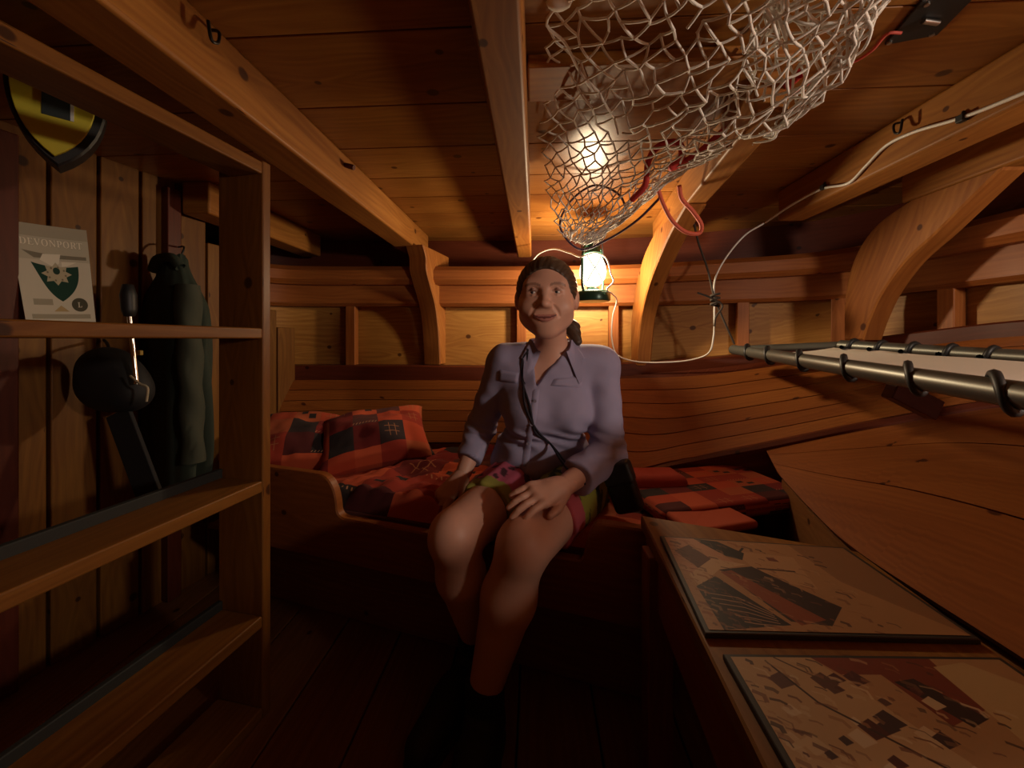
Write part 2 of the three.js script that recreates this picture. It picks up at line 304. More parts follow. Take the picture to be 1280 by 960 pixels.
{
  const a = at(556, 400, 2.05), b = at(537, 400, 1.88);
  knee('S-curved knee beside the pale panel, left of the lantern bay', V(a.x, 0, a.z), V(b.x - a.x, 0, b.z - a.z), [[0.05, 0.797], [0.06, 0.9], [0.075, 1.0], [0.105, 1.1], [0.16, 1.19], [0.2, 1.26], [0.205, 1.32], [0.235, 1.369]], 0.085, 1);
  knee('hanging knee beside the lit lantern', V(0.5, 0, -1.97), V(0, 0, 1), [[0.05, 0.8], [0.075, 0.9], [0.11, 1.0], [0.17, 1.09], [0.27, 1.18], [0.4, 1.26], [0.52, 1.32], [0.66, 1.369]], 0.06, -1, [[0.36, 1.369], [0.2, 1.31], [0.08, 1.22], [0.0, 1.12], [-0.05, 1.0]]);
  knee('big curved knee above the pipe cot', V(1.215, 0, -1.53), V(0, 0, 1), [[0.03, 0.925], [0.06, 1.0], [0.11, 1.09], [0.19, 1.18], [0.29, 1.25], [0.39, 1.325], [0.45, 1.369]], 0.06, -1, [[0.22, 1.369], [0.1, 1.33], [0.02, 1.26], [-0.03, 1.16], [-0.05, 1.05]]);
}

// ------------------------------------------------------------------ lantern (main light)
{
  const c = at(741, 377, 1.7), t = thing('hurricane_lantern', 'lit dark green hurricane lantern hanging beside the woman\'s head', 'lantern', c.clone()), K = 1.08;
  const lathe = (pts, seg = 28) => { const g = new THREE.LatheGeometry(pts.map(p => new THREE.Vector2(p[0] * K, p[1] * K)), seg); g.translate(c.x, c.y, c.z); return g; };
  const green = std(0.012, 0.05, 0.035, 0.3, 0.3);
  part(t, 'fuel_tank', lathe([[0, 0], [0.066, 0], [0.071, 0.004], [0.071, 0.032], [0.062, 0.042], [0.03, 0.047], [0, 0.047]]), green);
  part(t, 'burner', lathe([[0, 0.045], [0.024, 0.045], [0.026, 0.058], [0.018, 0.066], [0, 0.066]]), steel);
  const glow = new THREE.MeshStandardMaterial({ color: 0xffffff, emissive: new THREE.Color().setRGB(1, 0.86, 0.62), emissiveIntensity: 3.2, roughness: 0.4 });
  part(t, 'globe', lathe([[0.001, 0.068], [0.03, 0.068], [0.05, 0.095], [0.055, 0.12], [0.05, 0.15], [0.034, 0.185], [0.03, 0.193], [0.001, 0.193]]), glow, 'glowing white glass globe');
  part(t, 'chimney_cap', lathe([[0, 0.193], [0.036, 0.193], [0.036, 0.2], [0.03, 0.205], [0.03, 0.235], [0.036, 0.24], [0.03, 0.262], [0.018, 0.275], [0, 0.278]]), green);
  const P = (x, y, z) => V(c.x + x * K, c.y + y * K, c.z + z * K), ang = [2.35, -0.79];
  for (const a of ang) { const r = 0.066, q = (rad, y) => P(Math.cos(a) * rad, y, Math.sin(a) * rad); part(t, 'side_tube', tube([q(0.05, 0.03), q(r, 0.05), q(r + 0.004, 0.12), q(r, 0.19), q(0.05, 0.222), q(0.028, 0.225)], 0.006, 30, 8), green); }
  for (const s of [-1, 1]) part(t, 'guard_wire', tube([P(-0.03 * s, 0.075, 0.045), P(-0.012 * s, 0.11, 0.058), P(0.014 * s, 0.15, 0.053), P(0.03 * s, 0.187, 0.03)], 0.002, 16, 6), green);
  part(t, 'bail', tube([P(-0.05, 0.2, 0.04), P(-0.045, 0.28, 0.03), P(-0.01, 0.335, 0.0), P(0.03, 0.3, -0.02), P(0.05, 0.2, -0.04)], 0.0025, 30, 6), iron);
  part(t, 'hanging_wire', tube([P(-0.008, 0.334, 0), P(-0.008, (CEIL - c.y) / K, 0)], 0.002, 4, 6), iron);
  const L = new THREE.PointLight(new THREE.Color().setRGB(1, 0.78, 0.5), LANTERN_POWER, 0, 2); L.position.set(0, 0.108, 0); L.castShadow = true; L.shadow.radius = 1.6; L.name = 'lantern_light'; t.add(L);
}
{ // second hanging lamp, beside the cot and out of the frame: its light reaches the woman, the net and the canvas
  const c = V(1.36, 1.14, 0.12), t = thing('cabin_lamp', 'small brass cabin lamp hanging above the near end of the cot', 'lamp', c.clone());
  const lathe = pts => { const g = new THREE.LatheGeometry(pts.map(p => new THREE.Vector2(p[0], p[1])), 24); g.translate(c.x, c.y, c.z); return g; };
  const brass = std(0.6, 0.42, 0.16, 0.35, 1);
  part(t, 'globe', lathe([[0.001, 0], [0.03, 0.004], [0.045, 0.03], [0.048, 0.055], [0.04, 0.09], [0.028, 0.105], [0.001, 0.106]]), new THREE.MeshStandardMaterial({ color: 0xffffff, emissive: new THREE.Color().setRGB(1, 0.86, 0.7), emissiveIntensity: 4 }), 'glowing frosted globe');
  part(t, 'cap', lathe([[0.001, 0.104], [0.036, 0.104], [0.04, 0.112], [0.03, 0.125], [0.012, 0.135], [0.001, 0.136]]), brass);
  part(t, 'stem', tube([V(c.x, c.y + 0.13, c.z), V(c.x, CEIL, c.z)], 0.005, 4, 8), brass);
  const L = new THREE.PointLight(new THREE.Color().setRGB(1, 0.85, 0.7), SIDE_LAMP_POWER, 0, 2); L.position.set(0, 0.05, 0); L.castShadow = true; L.shadow.radius = 3; L.name = 'cabin_lamp_light'; t.add(L);
}

// ------------------------------------------------------------------ bunk with mattress, bedding
const bunkL = C(-0.80, 0, 1.237), bunkR = C(0.357, 0, 0.857), bunkDir = bunkR.clone().sub(bunkL).normalize(), bunkIn = V(bunkDir.z, 0, -bunkDir.x);   // bunkIn: away from the camera
const sAlong = px => { let best = 0, bd = 1e9; for (let s = -0.4; s < 1.4; s += 0.002) { const d = Math.abs(pxOf(bunkL.clone().addScaledVector(bunkDir, s)) - px); if (d < bd) { bd = d; best = s; } } return best; };
{
  const t = thing('bunk', 'built-in wooden bunk with a dipped front board under the woman', 'bunk', bunkL.clone().lerp(bunkR, 0.5));
  const s = new THREE.Shape(), a = sAlong(398), b = sAlong(419), c = sAlong(722), d = sAlong(752), e = sAlong(815);
  s.moveTo(-0.2, 0.26); s.lineTo(-0.2, 0.508); s.lineTo(a, 0.508); s.bezierCurveTo(a + 0.04, 0.505, b - 0.005, 0.47, b, 0.42); s.quadraticCurveTo(b, 0.388, b + 0.035, 0.386);
  s.lineTo(c, 0.386); s.bezierCurveTo(c + 0.03, 0.386, d - 0.04, 0.48, d, 0.483); s.lineTo(e, 0.483); s.lineTo(e, 0.26); s.closePath();
  const g = extrude(s, 0.022, 0.004, 12); woodUV(g, V(1, 0, 0)); g.applyMatrix4(new THREE.Matrix4().makeBasis(bunkDir, V(0, 1, 0), V(0, 0, 0).crossVectors(bunkDir, V(0, 1, 0)))); g.translate(bunkL.x + bunkIn.x * 0.026, 0, bunkL.z + bunkIn.z * 0.026); part(t, 'front_board', g, M.bunk);
  const q = (sx, o, y) => V(bunkL.x + bunkDir.x * sx + bunkIn.x * o, y, bunkL.z + bunkDir.z * sx + bunkIn.z * o);
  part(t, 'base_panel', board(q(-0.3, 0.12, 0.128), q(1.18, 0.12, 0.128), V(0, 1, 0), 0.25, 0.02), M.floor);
  part(t, 'slat_base', loft(u => [q(lerp(-0.3, 1.2, u), 0.03, 0.27), q(lerp(-0.3, 1.2, u), lerp(0.55, 0.5, u), 0.27), q(lerp(-0.3, 1.2, u), lerp(0.55, 0.5, u), 0.255), q(lerp(-0.3, 1.2, u), 0.03, 0.255)], 2), M.bunk);
}
const frontLine = curve([C(-0.93, 0.4, 1.33), C(-0.5, 0.4, 1.18), C(0, 0.4, 1.02), C(0.4, 0.4, 0.9)]);
const backLine = curve([C(-1.0, 0.4, 1.74), C(-0.5, 0.4, 1.76), C(-0.05, 0.4, 1.74), C(0.22, 0.4, 1.6), C(0.42, 0.4, 1.43), C(0.6, 0.4, 1.36), C(0.8, 0.42, 1.22)]);
const bedAt = (u, v) => frontLine.getPoint(u).lerp(backLine.getPoint(u), v);
single('mattress', loft(u => [bedAt(u, 0.0), bedAt(u, 1), bedAt(u, 1), bedAt(u, 0.0)].map((p, i) => V(p.x, i < 2 ? 0.392 : 0.272, p.z)), 40, true, 0.5), std(0.12, 0.03, 0.025, 0.9), 'thin dark red mattress lying in the bunk under the patchwork duvet', 'mattress');
// printed patchwork cloth
function patchworkTexture(s, cells) {
  const W = 768, cv = document.createElement('canvas'); cv.width = cv.height = W; const c = cv.getContext('2d');
  const cols = ['#d4552e', '#b23a22', '#7e1c18', '#5c1516', '#33292a', '#c9663a', '#94271f', '#e0653a', '#3a2a2c', '#6d3a35'];
  c.fillStyle = '#7e1c18'; c.fillRect(0, 0, W, W); const q = W / cells;
  for (let j = 0; j < cells; j++) for (let i = 0; i < cells; i++) {
    c.fillStyle = cols[Math.floor(hash2(i, j, s) * cols.length)]; c.fillRect(i * q, j * q, q + 1, q + 1);
    const k = hash2(i, j, s + 3);
    if (k < 0.25) { c.fillStyle = '#2e2526'; c.fillRect(i * q + q * 0.2, j * q + q * 0.2, q * 0.25, q * 0.28); c.fillRect(i * q + q * 0.52, j * q + q * 0.5, q * 0.28, q * 0.25); }
    else if (k < 0.5) { c.strokeStyle = '#c98a5a'; c.lineWidth = 3; c.beginPath(); for (const f of [0.38, 0.62]) { c.moveTo(i * q + q * f, j * q + q * 0.2); c.lineTo(i * q + q * (f + 0.04), j * q + q * 0.8); c.moveTo(i * q + q * 0.2, j * q + q * f); c.lineTo(i * q + q * 0.8, j * q + q * (f - 0.03)); } c.stroke(); }
    else if (k < 0.68) { c.strokeStyle = '#d9a277'; c.lineWidth = 4; c.beginPath(); for (let m = 0; m < 8; m++) { c.moveTo(i * q + q * m / 8, j * q + q * 0.95); c.lineTo(i * q + q * (m + 0.5) / 8, j * q + q * 0.87); } c.stroke(); }
  }
  const t = new THREE.CanvasTexture(cv); t.colorSpace = THREE.SRGBColorSpace; t.wrapS = t.wrapT = THREE.RepeatWrapping; return t;
}
const duvetMat = new THREE.MeshStandardMaterial({ map: patchworkTexture(5, 6), color: new THREE.Color().setRGB(0.55, 0.5, 0.5), roughness: 0.95 });  // tint lowers the print; shade below the lantern base is put into it
{
  const nu = 110, nv = 44, pos = [], uv = [], ind = [];
  for (let j = 0; j <= nv; j++) for (let i = 0; i <= nu; i++) {
    const u = lerp(0.03, 0.985, i / nu), v = lerp(0.01, 0.985, j / nv), p = bedAt(u, v), x = p.x, z = p.z;
    const bunch = smooth(0.18, 0.3, u) * (1 - smooth(0.45, 0.56, u));
    let h = 0.415 + 0.012 * noise2(x * 9, z * 9, 2) + bunch * (0.03 * noise2(x * 13 + z * 6, z * 16, 4) + 0.022 * Math.abs(noise2(x * 22, z * 30 + x * 8, 6) - 0.5) * 2) + 0.008 * noise2(x * 30, z * 34, 8);
    h += 0.03 * smooth(0.55, 0.62, v) * (1 - smooth(0.72, 0.95, v)) * smooth(0.62, 0.7, u);      // turned-back roll at the foot end
    const e = Math.min(smooth(0, 0.05, j / nv), smooth(0, 0.03, 1 - j / nv)); h = lerp(0.394, h, e);
    pos.push(x, h, z); uv.push((x * 0.94 + z * 0.34) * 1.05, (z * 0.94 - x * 0.34) * 1.05);
  }
  for (let j = 0; j < nv; j++) for (let i = 0; i < nu; i++) { const a = j * (nu + 1) + i, b = a + 1, c = a + nu + 1, d = c + 1; ind.push(a, b, d, a, d, c); }
  const g = new THREE.BufferGeometry(); g.setAttribute('position', new THREE.Float32BufferAttribute(pos, 3)); g.setAttribute('uv', new THREE.Float32BufferAttribute(uv, 2)); g.setIndex(ind); g.computeVertexNormals();
  single('duvet', g, duvetMat, 'rumpled red and orange patchwork duvet spread over the bunk', 'duvet');
}
function pillow(label, centre, w, h, thick, tilt, turn, roll, uvo) {
  const n = 28, pos = [], uv = [], ind = [];
  for (const s of [1, -1]) { const o = pos.length / 3;
    for (let j = 0; j <= n; j++) for (let i = 0; i <= n; i++) {
      const a = i / n * 2 - 1, b = j / n * 2 - 1, e = Math.pow(Math.max(0, (1 - a ** 2) * (1 - b ** 2)), 0.4), pin = 1 - 0.07 * (1 - a * a) * Math.abs(b) ** 3 - 0.0;
      const pin2 = 1 - 0.08 * (1 - b * b) * Math.abs(a) ** 3, d = (noise2(a * 2.5 + uvo * 9, b * 2.5, 31) - 0.5) * 0.4 + 0.12 * (noise2(a * 7 + uvo * 9, b * 6 + a * 3, 33) - 0.5);
      pos.push(a * w / 2 * pin2, b * h / 2 * pin, s * thick / 2 * e * (1 + d) + 0.02 * (noise2(a * 2 + uvo * 5, b * 2, 37) - 0.5)); uv.push(a * w * 0.9 + uvo, b * h * 0.9 + uvo * 1.7);
    }
    for (let j = 0; j < n; j++) for (let i = 0; i < n; i++) { const p = o + j * (n + 1) + i, q = p + 1, r = p + n + 1, t = r + 1; if (s > 0) ind.push(p, q, t, p, t, r); else ind.push(p, t, q, p, r, t); }
  }
  const g = new THREE.BufferGeometry(); g.setAttribute('position', new THREE.Float32BufferAttribute(pos, 3)); g.setAttribute('uv', new THREE.Float32BufferAttribute(uv, 2)); g.setIndex(ind); g.computeVertexNormals();
  g.rotateZ(roll); g.rotateX(tilt); g.rotateY(turn); g.translate(centre.x, centre.y, centre.z);
  return single('pillow', g, duvetMat, label, 'pillow', 'patchwork pillows');
}
pillow('plump patchwork pillow with bright orange corner, leaning on the other pillow', C(-0.55, 0.525, 1.55), 0.42, 0.3, 0.17, -1.05, 0.3, 0.16, 0.31);
pillow('patchwork pillow with dark patches beside the shelf rack', C(-0.84, 0.515, 1.52), 0.36, 0.32, 0.16, -1.1, 0.45, -0.1, 0.72);
{ // rolled and folded blanket at the foot end, beside the table
  const t = thing('folded_blanket', 'red and orange folded blanket at the foot of the bunk beside the table', 'blanket', C(0.5, 0.43, 1.15));
  const soft = (name, c, w, h, d, turn, col, k) => { const g = new RoundedBoxGeometry(w, h, d, 5, h * 0.48), p = g.attributes.position; for (let i = 0; i < p.count; i++) { const x = p.getX(i), y = p.getY(i), z = p.getZ(i); p.setXYZ(i, x, y + 0.02 * (noise2(x * 11 + k, z * 13, 40 + k) - 0.3) + 0.006 * noise2(x * 40, z * 30, 47), z + 0.012 * noise2(x * 12, 3, 44 + k)); } g.computeVertexNormals(); g.rotateY(turn); g.translate(c.x, c.y, c.z); part(t, name, g, col); };
  soft('fold', C(0.6, 0.445, 1.2), 0.5, 0.05, 0.3, 0.3, duvetMat, 1);
  soft('roll', C(0.42, 0.468, 1.22), 0.24, 0.06, 0.12, 0.15, std(0.32, 0.035, 0.02, 0.95), 2);
  soft('flap', C(0.5, 0.45, 1.02), 0.2, 0.022, 0.16, 0.3, std(0.36, 0.06, 0.022, 0.95), 3);
}

// ------------------------------------------------------------------ open shelf rack on the left
{
  const P = C(-0.604, 0, 0.93), N = C(-0.76, 0, 0.16), dir = N.clone().sub(P).normalize(), left = V(dir.z, 0, -dir.x); if (left.x > 0) left.negate();
  const t = thing('shelf_rack', 'open varnished shelf rack in front of the alcove', 'shelf', P.clone());
  const q = (s, o, y) => V(P.x + dir.x * s + left.x * o, y, P.z + dir.z * s + left.z * o), W = 0.13, L = 0.78;
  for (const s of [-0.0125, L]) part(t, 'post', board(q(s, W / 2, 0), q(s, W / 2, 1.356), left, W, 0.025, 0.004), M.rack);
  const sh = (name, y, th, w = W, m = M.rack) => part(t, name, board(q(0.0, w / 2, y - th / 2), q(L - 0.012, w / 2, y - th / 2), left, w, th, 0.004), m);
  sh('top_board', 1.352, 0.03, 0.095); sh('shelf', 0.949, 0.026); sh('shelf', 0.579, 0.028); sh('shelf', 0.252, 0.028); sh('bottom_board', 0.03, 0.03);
  for (const y of [0.585, 0.258]) part(t, 'back_lip', board(q(0.0, W - 0.008, y + 0.004), q(L, W - 0.008, y + 0.004), V(0, 1, 0), 0.024, 0.014), std(0.012, 0.012, 0.01, 0.7));
}

// ------------------------------------------------------------------ table with two picture boards
const TAB = 0.518;
{
  const a = onLevel(803, 645, TAB), b = onLevel(1072, 690, TAB), e = onLevel(960, 960, TAB), corners = [[a.x, a.z], [b.x, b.z], [0.59, -0.5], [0.585, 0.35], [0.19, 0.35], [e.x, e.z]];
  const t = thing('table', 'narrow wooden side table holding two picture boards', 'table', V(0.4, 0, -0.2));
  const g = extrude(poly(corners.map(([x, z]) => [x, -z])), 0.024, 0.003); g.rotateX(-Math.PI / 2); g.translate(0, TAB - 0.027, 0); woodUV(g, V(0.1, 0, 1)); part(t, 'tabletop', g, M.table);
  part(t, 'apron', board(V(a.x + 0.012, TAB - 0.085, a.z + 0.02), V(0.2, TAB - 0.085, 0.34), V(0, 1, 0), 0.11, 0.02), M.bunk);
  for (const [x, z] of [[0.25, -0.8], [0.23, 0.3], [0.55, 0.3], [0.55, -0.5]]) part(t, 'leg', box(x, (TAB - 0.03) / 2, z, 0.05, TAB - 0.03, 0.05, 0.004, V(0, 1, 0)), M.bunk);
}
function photoPrint(kind) {
  const W = 768, H = 540, cv = document.createElement('canvas'); cv.width = W; cv.height = H; const c = cv.getContext('2d');
  const P = (col, ...p) => { c.fillStyle = col; c.beginPath(); p.forEach(([x, y], i) => i ? c.lineTo(x * W, y * H) : c.moveTo(x * W, y * H)); c.closePath(); c.fill(); };
  const S = (col, w, ...p) => { c.strokeStyle = col; c.lineWidth = w; c.beginPath(); p.forEach(([x, y], i) => i ? c.lineTo(x * W, y * H) : c.moveTo(x * W, y * H)); c.stroke(); };
  if (kind === 0) {
    c.fillStyle = '#c69a70'; c.fillRect(0, 0, W, H); P('#a97f5c', [0.7, 0], [1, 0], [1, 1], [0.75, 0.5]); P('#d3aa82', [0.35, 0.15], [0.65, 0.2], [0.6, 0.6], [0.4, 0.5]);
    P('#d8a487', [0, 0], [0.2, 0], [0.32, 0.35], [0.05, 0.5], [0, 0.4]); P('#6d4034', [0.02, 0.2], [0.12, 0.1], [0.2, 0.3], [0.1, 0.42]);
    P('#1c1512', [0.17, 0], [0.3, 0.02], [0.4, 0.18], [0.36, 0.28], [0.29, 0.24]); S('#1c1512', 9, [0.36, 0.2], [0.42, 0.1]);
    P('#e2c19f', [0.03, 0.5], [0.2, 0.28], [0.36, 0.34], [0.2, 0.42], [0.06, 0.62]); P('#3a231d', [0.2, 0.42], [0.38, 0.36], [0.62, 0.78], [0.5, 0.95], [0.35, 0.92]);
    P('#a0522f', [0.2, 0.45], [0.26, 0.42], [0.5, 0.9], [0.38, 0.95]); P('#2a1713', [0.04, 0.62], [0.16, 0.5], [0.34, 0.95], [0.06, 1]);
    for (let k = 0; k < 6; k++) S('#c9a58c', 4, [0.06 + 0.02 * k, 0.68 + 0.05 * k], [0.2, 0.72 + 0.045 * k], [0.3, 0.86 + 0.02 * k]);
    S('#5b3a2e', 10, [0.4, 0.38], [0.58, 0.4]); P('#8a4a3a', [0.5, 0.22], [0.54, 0.22], [0.55, 0.28], [0.5, 0.27]);
  } else {
    c.fillStyle = '#c9a077'; c.fillRect(0, 0, W, H); P('#d9bb97', [0, 0], [0.3, 0], [0.5, 0.5], [0.4, 1], [0, 1]); P('#8c3f28', [0.3, 0], [0.74, 0], [0.72, 0.28], [0.55, 0.36], [0.38, 0.14]);
    P('#caa079', [0.36, 0.1], [0.5, 0.1], [0.56, 0.36], [0.46, 0.4]); P('#3b2320', [0.52, 0.14], [0.6, 0.12], [0.7, 0.32], [0.62, 0.36]); P('#dcbf92', [0.72, 0.05], [0.85, 0.02], [1, 0.2], [1, 0.6], [0.72, 0.5]);
    for (let k = 0; k < 42; k++) { const x = hash2(k, 1, 9) * 0.55, y = 0.1 + hash2(k, 2, 9) * 0.85, r = 0.02 + 0.035 * hash2(k, 3, 9), col = ['#5d2a26', '#efe0cc', '#4a3034', '#e8d2b4', '#6f4a45'][k % 5]; P(col, [x, y], [x + r, y - r * 0.6], [x + r * 1.6, y + r * 0.7], [x + r * 0.4, y + r * 1.2]); }
    S('#4a332c', 6, [0.12, 0.02], [0.2, 0.25], [0.5, 0.62], [0.62, 1]); S('#6a5040', 5, [0.16, 0], [0.28, 0.14], [0.34, 0.14]); P('#70512e', [0.8, 0.6], [0.95, 0.75], [0.92, 0.8], [0.78, 0.66]);
  }
  const tones = kind ? ['#e6cfae', '#5a2f28', '#b98d68', '#7a4a3a', '#f0e2cb', '#3c2622'] : ['#b98d68', '#8a5a44', '#dcb896', '#4a2b22', '#a86a44', '#cfa47c'];
  for (let k = 0; k < 260; k++) {                                // small blurred detail of the print
    const a = hash2(k, 5, 30 + kind), b = hash2(k, 6, 30 + kind), x = a * a * 0.75, y = b, l = 0.015 + 0.05 * hash2(k, 7, 30 + kind), ang = 0.7 + 0.8 * (hash2(k, 8, 30 + kind) - 0.5);
    c.globalAlpha = 0.35 + 0.4 * hash2(k, 9, 30 + kind); S(tones[k % 6], 3 + 9 * hash2(k, 10, 30 + kind), [x, y], [x + l * 0.6, y + l * 0.5 * ang], [x + l * Math.cos(ang), y + l * 1.4 * Math.sin(ang)]);
  }
  c.globalAlpha = 1;
  const t = new THREE.CanvasTexture(cv); t.colorSpace = THREE.SRGBColorSpace; return t;
}
function pictureBoard(label, corners, kind) {                     // corners: far left, far right, near right, near left on the table
  const t = thing('picture_board', label, 'picture', corners.reduce((a, b) => a.add(b), V(0, 0, 0)).multiplyScalar(0.25));
  const g = extrude(poly(corners.map(p => [p.x, -p.z])), 0.006, 0.001); g.rotateX(-Math.PI / 2); g.translate(0, TAB + 0.0012, 0); part(t, 'backing', g, std(0.02, 0.015, 0.012, 0.5));
  const c = corners.reduce((a, b) => a.add(b), V(0, 0, 0)).multiplyScalar(0.25), n = 6, pos = [], uv = [], ind = [];
  for (let j = 0; j <= n; j++) for (let i = 0; i <= n; i++) { const p = corners[3].clone().lerp(corners[2], i / n).lerp(corners[0].clone().lerp(corners[1], i / n), j / n); p.lerp(c, 0.035); pos.push(p.x, TAB + 0.0088, p.z); uv.push(i / n, j / n); }
  for (let j = 0; j < n; j++) for (let i = 0; i < n; i++) { const a = j * (n + 1) + i; ind.push(a, a + 1, a + n + 2, a, a + n + 2, a + n + 1); }
  const f = new THREE.BufferGeometry(); f.setAttribute('position', new THREE.Float32BufferAttribute(pos, 3)); f.setAttribute('uv', new THREE.Float32BufferAttribute(uv, 2)); f.setIndex(ind); f.computeVertexNormals();
  part(t, 'photo_print', f, new THREE.MeshStandardMaterial({ map: photoPrint(kind), color: new THREE.Color().setRGB(0.5, 0.42, 0.34), roughness: 0.5 }));
}
pictureBoard('black-edged photo board of a timber ship at the bunk end of the table', [onLevel(826, 675, TAB), onLevel(1056, 690, TAB), onLevel(1224, 806, TAB), onLevel(882, 798, TAB)], 0);
pictureBoard('black-edged photo board with scattered pale and dark red shapes', [onLevel(905, 826, TAB), onLevel(1250, 830, TAB), C(0.59, TAB, 0.235), C(0.245, TAB, 0.235)], 1);

// ------------------------------------------------------------------ pipe cot on the right
const onX = (px, py, X) => at(px, py, X / ((px - 640) / F * CY - SY));            // pixel on an upright face x = X
{
  const n0 = at(917, 437, 1.62), n1 = at(1250, 490, 0.565), n2 = n1.clone().addScaledVector(n1.clone().sub(n0).normalize(), 0.5), f0 = C(1.2, 0.9, 1.4), f1 = C(1.27, 0.876, 0.95), f2 = C(1.24, 0.85, 0.1);
  const t = thing('pipe_cot', 'grey pipe cot with laced white canvas along the hull', 'cot', n0.clone().lerp(f2, 0.5).setY(0.8));
  const pipe = std(0.14, 0.14, 0.12, 0.4, 0.6);
  part(t, 'near_pipe', tube([n0, n0.clone().lerp(n1, 0.5), n1, n2], 0.02, 40, 16), pipe); part(t, 'far_pipe', tube([f0, f1, f2], 0.02, 40, 12), pipe); part(t, 'end_pipe', tube([n0, f0], 0.015, 6, 12), pipe);
  const nc = new THREE.CatmullRomCurve3([n0, n0.clone().lerp(n1, 0.5), n1, n2]), fc = new THREE.CatmullRomCurve3([f0, f1, f2]);
  const nu = 40, nv = 10, pos = [], ind = [];
  for (let j = 0; j <= nv; j++) for (let i = 0; i <= nu; i++) { const u = lerp(0.04, 1, i / nu), v = lerp(0.13, 0.86, j / nv), p = nc.getPoint(u).lerp(fc.getPoint(u), v); pos.push(p.x, p.y + 0.004 - 0.02 * Math.sin(Math.PI * v) + 0.004 * noise2(u * 14, v * 3, 50), p.z); }
  for (let j = 0; j < nv; j++) for (let i = 0; i < nu; i++) { const a = j * (nu + 1) + i; ind.push(a, a + 1, a + nu + 2, a, a + nu + 2, a + nu + 1); }
  const cg = new THREE.BufferGeometry(); cg.setAttribute('position', new THREE.Float32BufferAttribute(pos, 3)); cg.setIndex(ind); cg.computeVertexNormals();
  part(t, 'canvas', cg, std(0.62, 0.55, 0.46, 0.9, 0, { side: THREE.DoubleSide }), 'off-white canvas');
  const across = f1.clone().sub(n1).normalize(), lace = (cv, s, sgn, r) => {
    const c = cv.getPoint(s), T = cv.getTangent(s), up = V(0, 1, 0), pts = [];
    for (let k = 0; k <= 16; k++) { const a = -0.4 + k / 16 * 5.6; pts.push(c.clone().addScaledVector(up, Math.sin(a) * r).addScaledVector(across, sgn * Math.cos(a) * r).addScaledVector(T, (k / 16 - 0.5) * 0.05)); }
    pts.unshift(c.clone().addScaledVector(across, sgn * 0.07).addScaledVector(T, -0.03)); return tube(pts, 0.007, 40, 7);
  };
  for (const px of [935, 960, 1000, 1058, 1140, 1248]) { let bs = 0, bd = 1e9; for (let i = 0; i <= 300; i++) { const d = Math.abs(pxOf(nc.getPoint(i / 300)) - px); if (d < bd) { bd = d; bs = i / 300; } } part(t, 'lacing', lace(nc, bs, 1, 0.026), black); }
  for (const s of [0.06, 0.16, 0.26, 0.36, 0.45, 0.55]) part(t, 'lacing', lace(fc, s, -1, 0.0225), black);
  const b = at(1102, 482, 0.93); part(t, 'support_bracket', board(V(b.x + 0.02, b.y - 0.005, b.z), V(b.x + 0.13, b.y - 0.06, b.z - 0.01), V(0, 1, 0), 0.05, 0.03), M.rail);
}
{ // rope that holds the cot's corner
  const t = thing('cot_rope', 'knotted dark rope holding up the corner of the pipe cot', 'rope', at(917, 430, 1.62));
  const rope = std(0.05, 0.035, 0.025, 0.9);
  part(t, 'line', tube([at(864, 262, 1.56), at(873, 303, 1.58), at(884, 335, 1.6), at(893, 372, 1.6), at(901, 392, 1.61), at(918, 430, 1.62)], 0.004, 40, 6), rope);
  const k = at(894, 373, 1.6), pts = []; for (let i = 0; i <= 40; i++) { const a = i / 40 * Math.PI * 6; pts.push(V(k.x + 0.016 * Math.cos(a), k.y + 0.02 - i * 0.0013, k.z + 0.012 * Math.sin(a))); }
  part(t, 'knot', tube(pts, 0.005, 80, 6), rope); part(t, 'tail', tube([at(872, 366, 1.58), at(888, 372, 1.58), at(903, 382, 1.58), at(895, 396, 1.57), at(893, 408, 1.57)], 0.004, 24, 6), rope);
}
single('lantern_cable', tube([at(664, 328, 1.85), at(674, 317, 1.8), at(692, 311, 1.75), at(712, 316, 1.7), at(727, 321, 1.64), at(744, 316, 1.62), at(757, 322, 1.62), at(764, 343, 1.62), at(767, 352, 1.62), at(759, 361, 1.62), at(765, 367, 1.7), at(771, 376, 1.8), at(766, 395, 1.86), at(765, 425, 1.9), at(771, 443, 1.9), at(790, 451, 1.87), at(830, 453, 1.82), at(868, 449, 1.76), at(886, 441, 1.72), at(892, 420, 1.69), at(893, 385, 1.66), at(895, 345, 1.6), at(930, 295, 1.57), at(955, 279, 1.52)], 0.0035, 240, 6), whiteCable, 'thin white cable looping from the lantern past the rail', 'cable');
{
  const t = thing('clipped_cable', 'white cable clipped along the deck beam above the cot', 'cable', onX(1040, 235, 0.918));
  const pts = [onX(957, 278, 0.918), onX(990, 256, 0.918), onX(1028, 236, 0.918), onX(1062, 228, 0.918), onX(1082, 208, 0.918), onX(1108, 182, 0.918), onX(1140, 166, 0.918), onX(1205, 146, 0.918), onX(1280, 116, 0.918), onX(1500, 20, 0.918)];
  part(t, 'cable', tube(pts, 0.004, 120, 6), whiteCable);
  for (const [px, py] of [[1029, 234], [1202, 148]]) { const p = onX(px, py, 0.917); part(t, 'clip', box(p.x, p.y, p.z, 0.012, 0.016, 0.016, 0.002), black); part(t, 'clip_nail', tube([p.clone(), V(p.x + 0.006, p.y + 0.016, p.z - 0.002)], 0.003, 3, 6), black); }
}
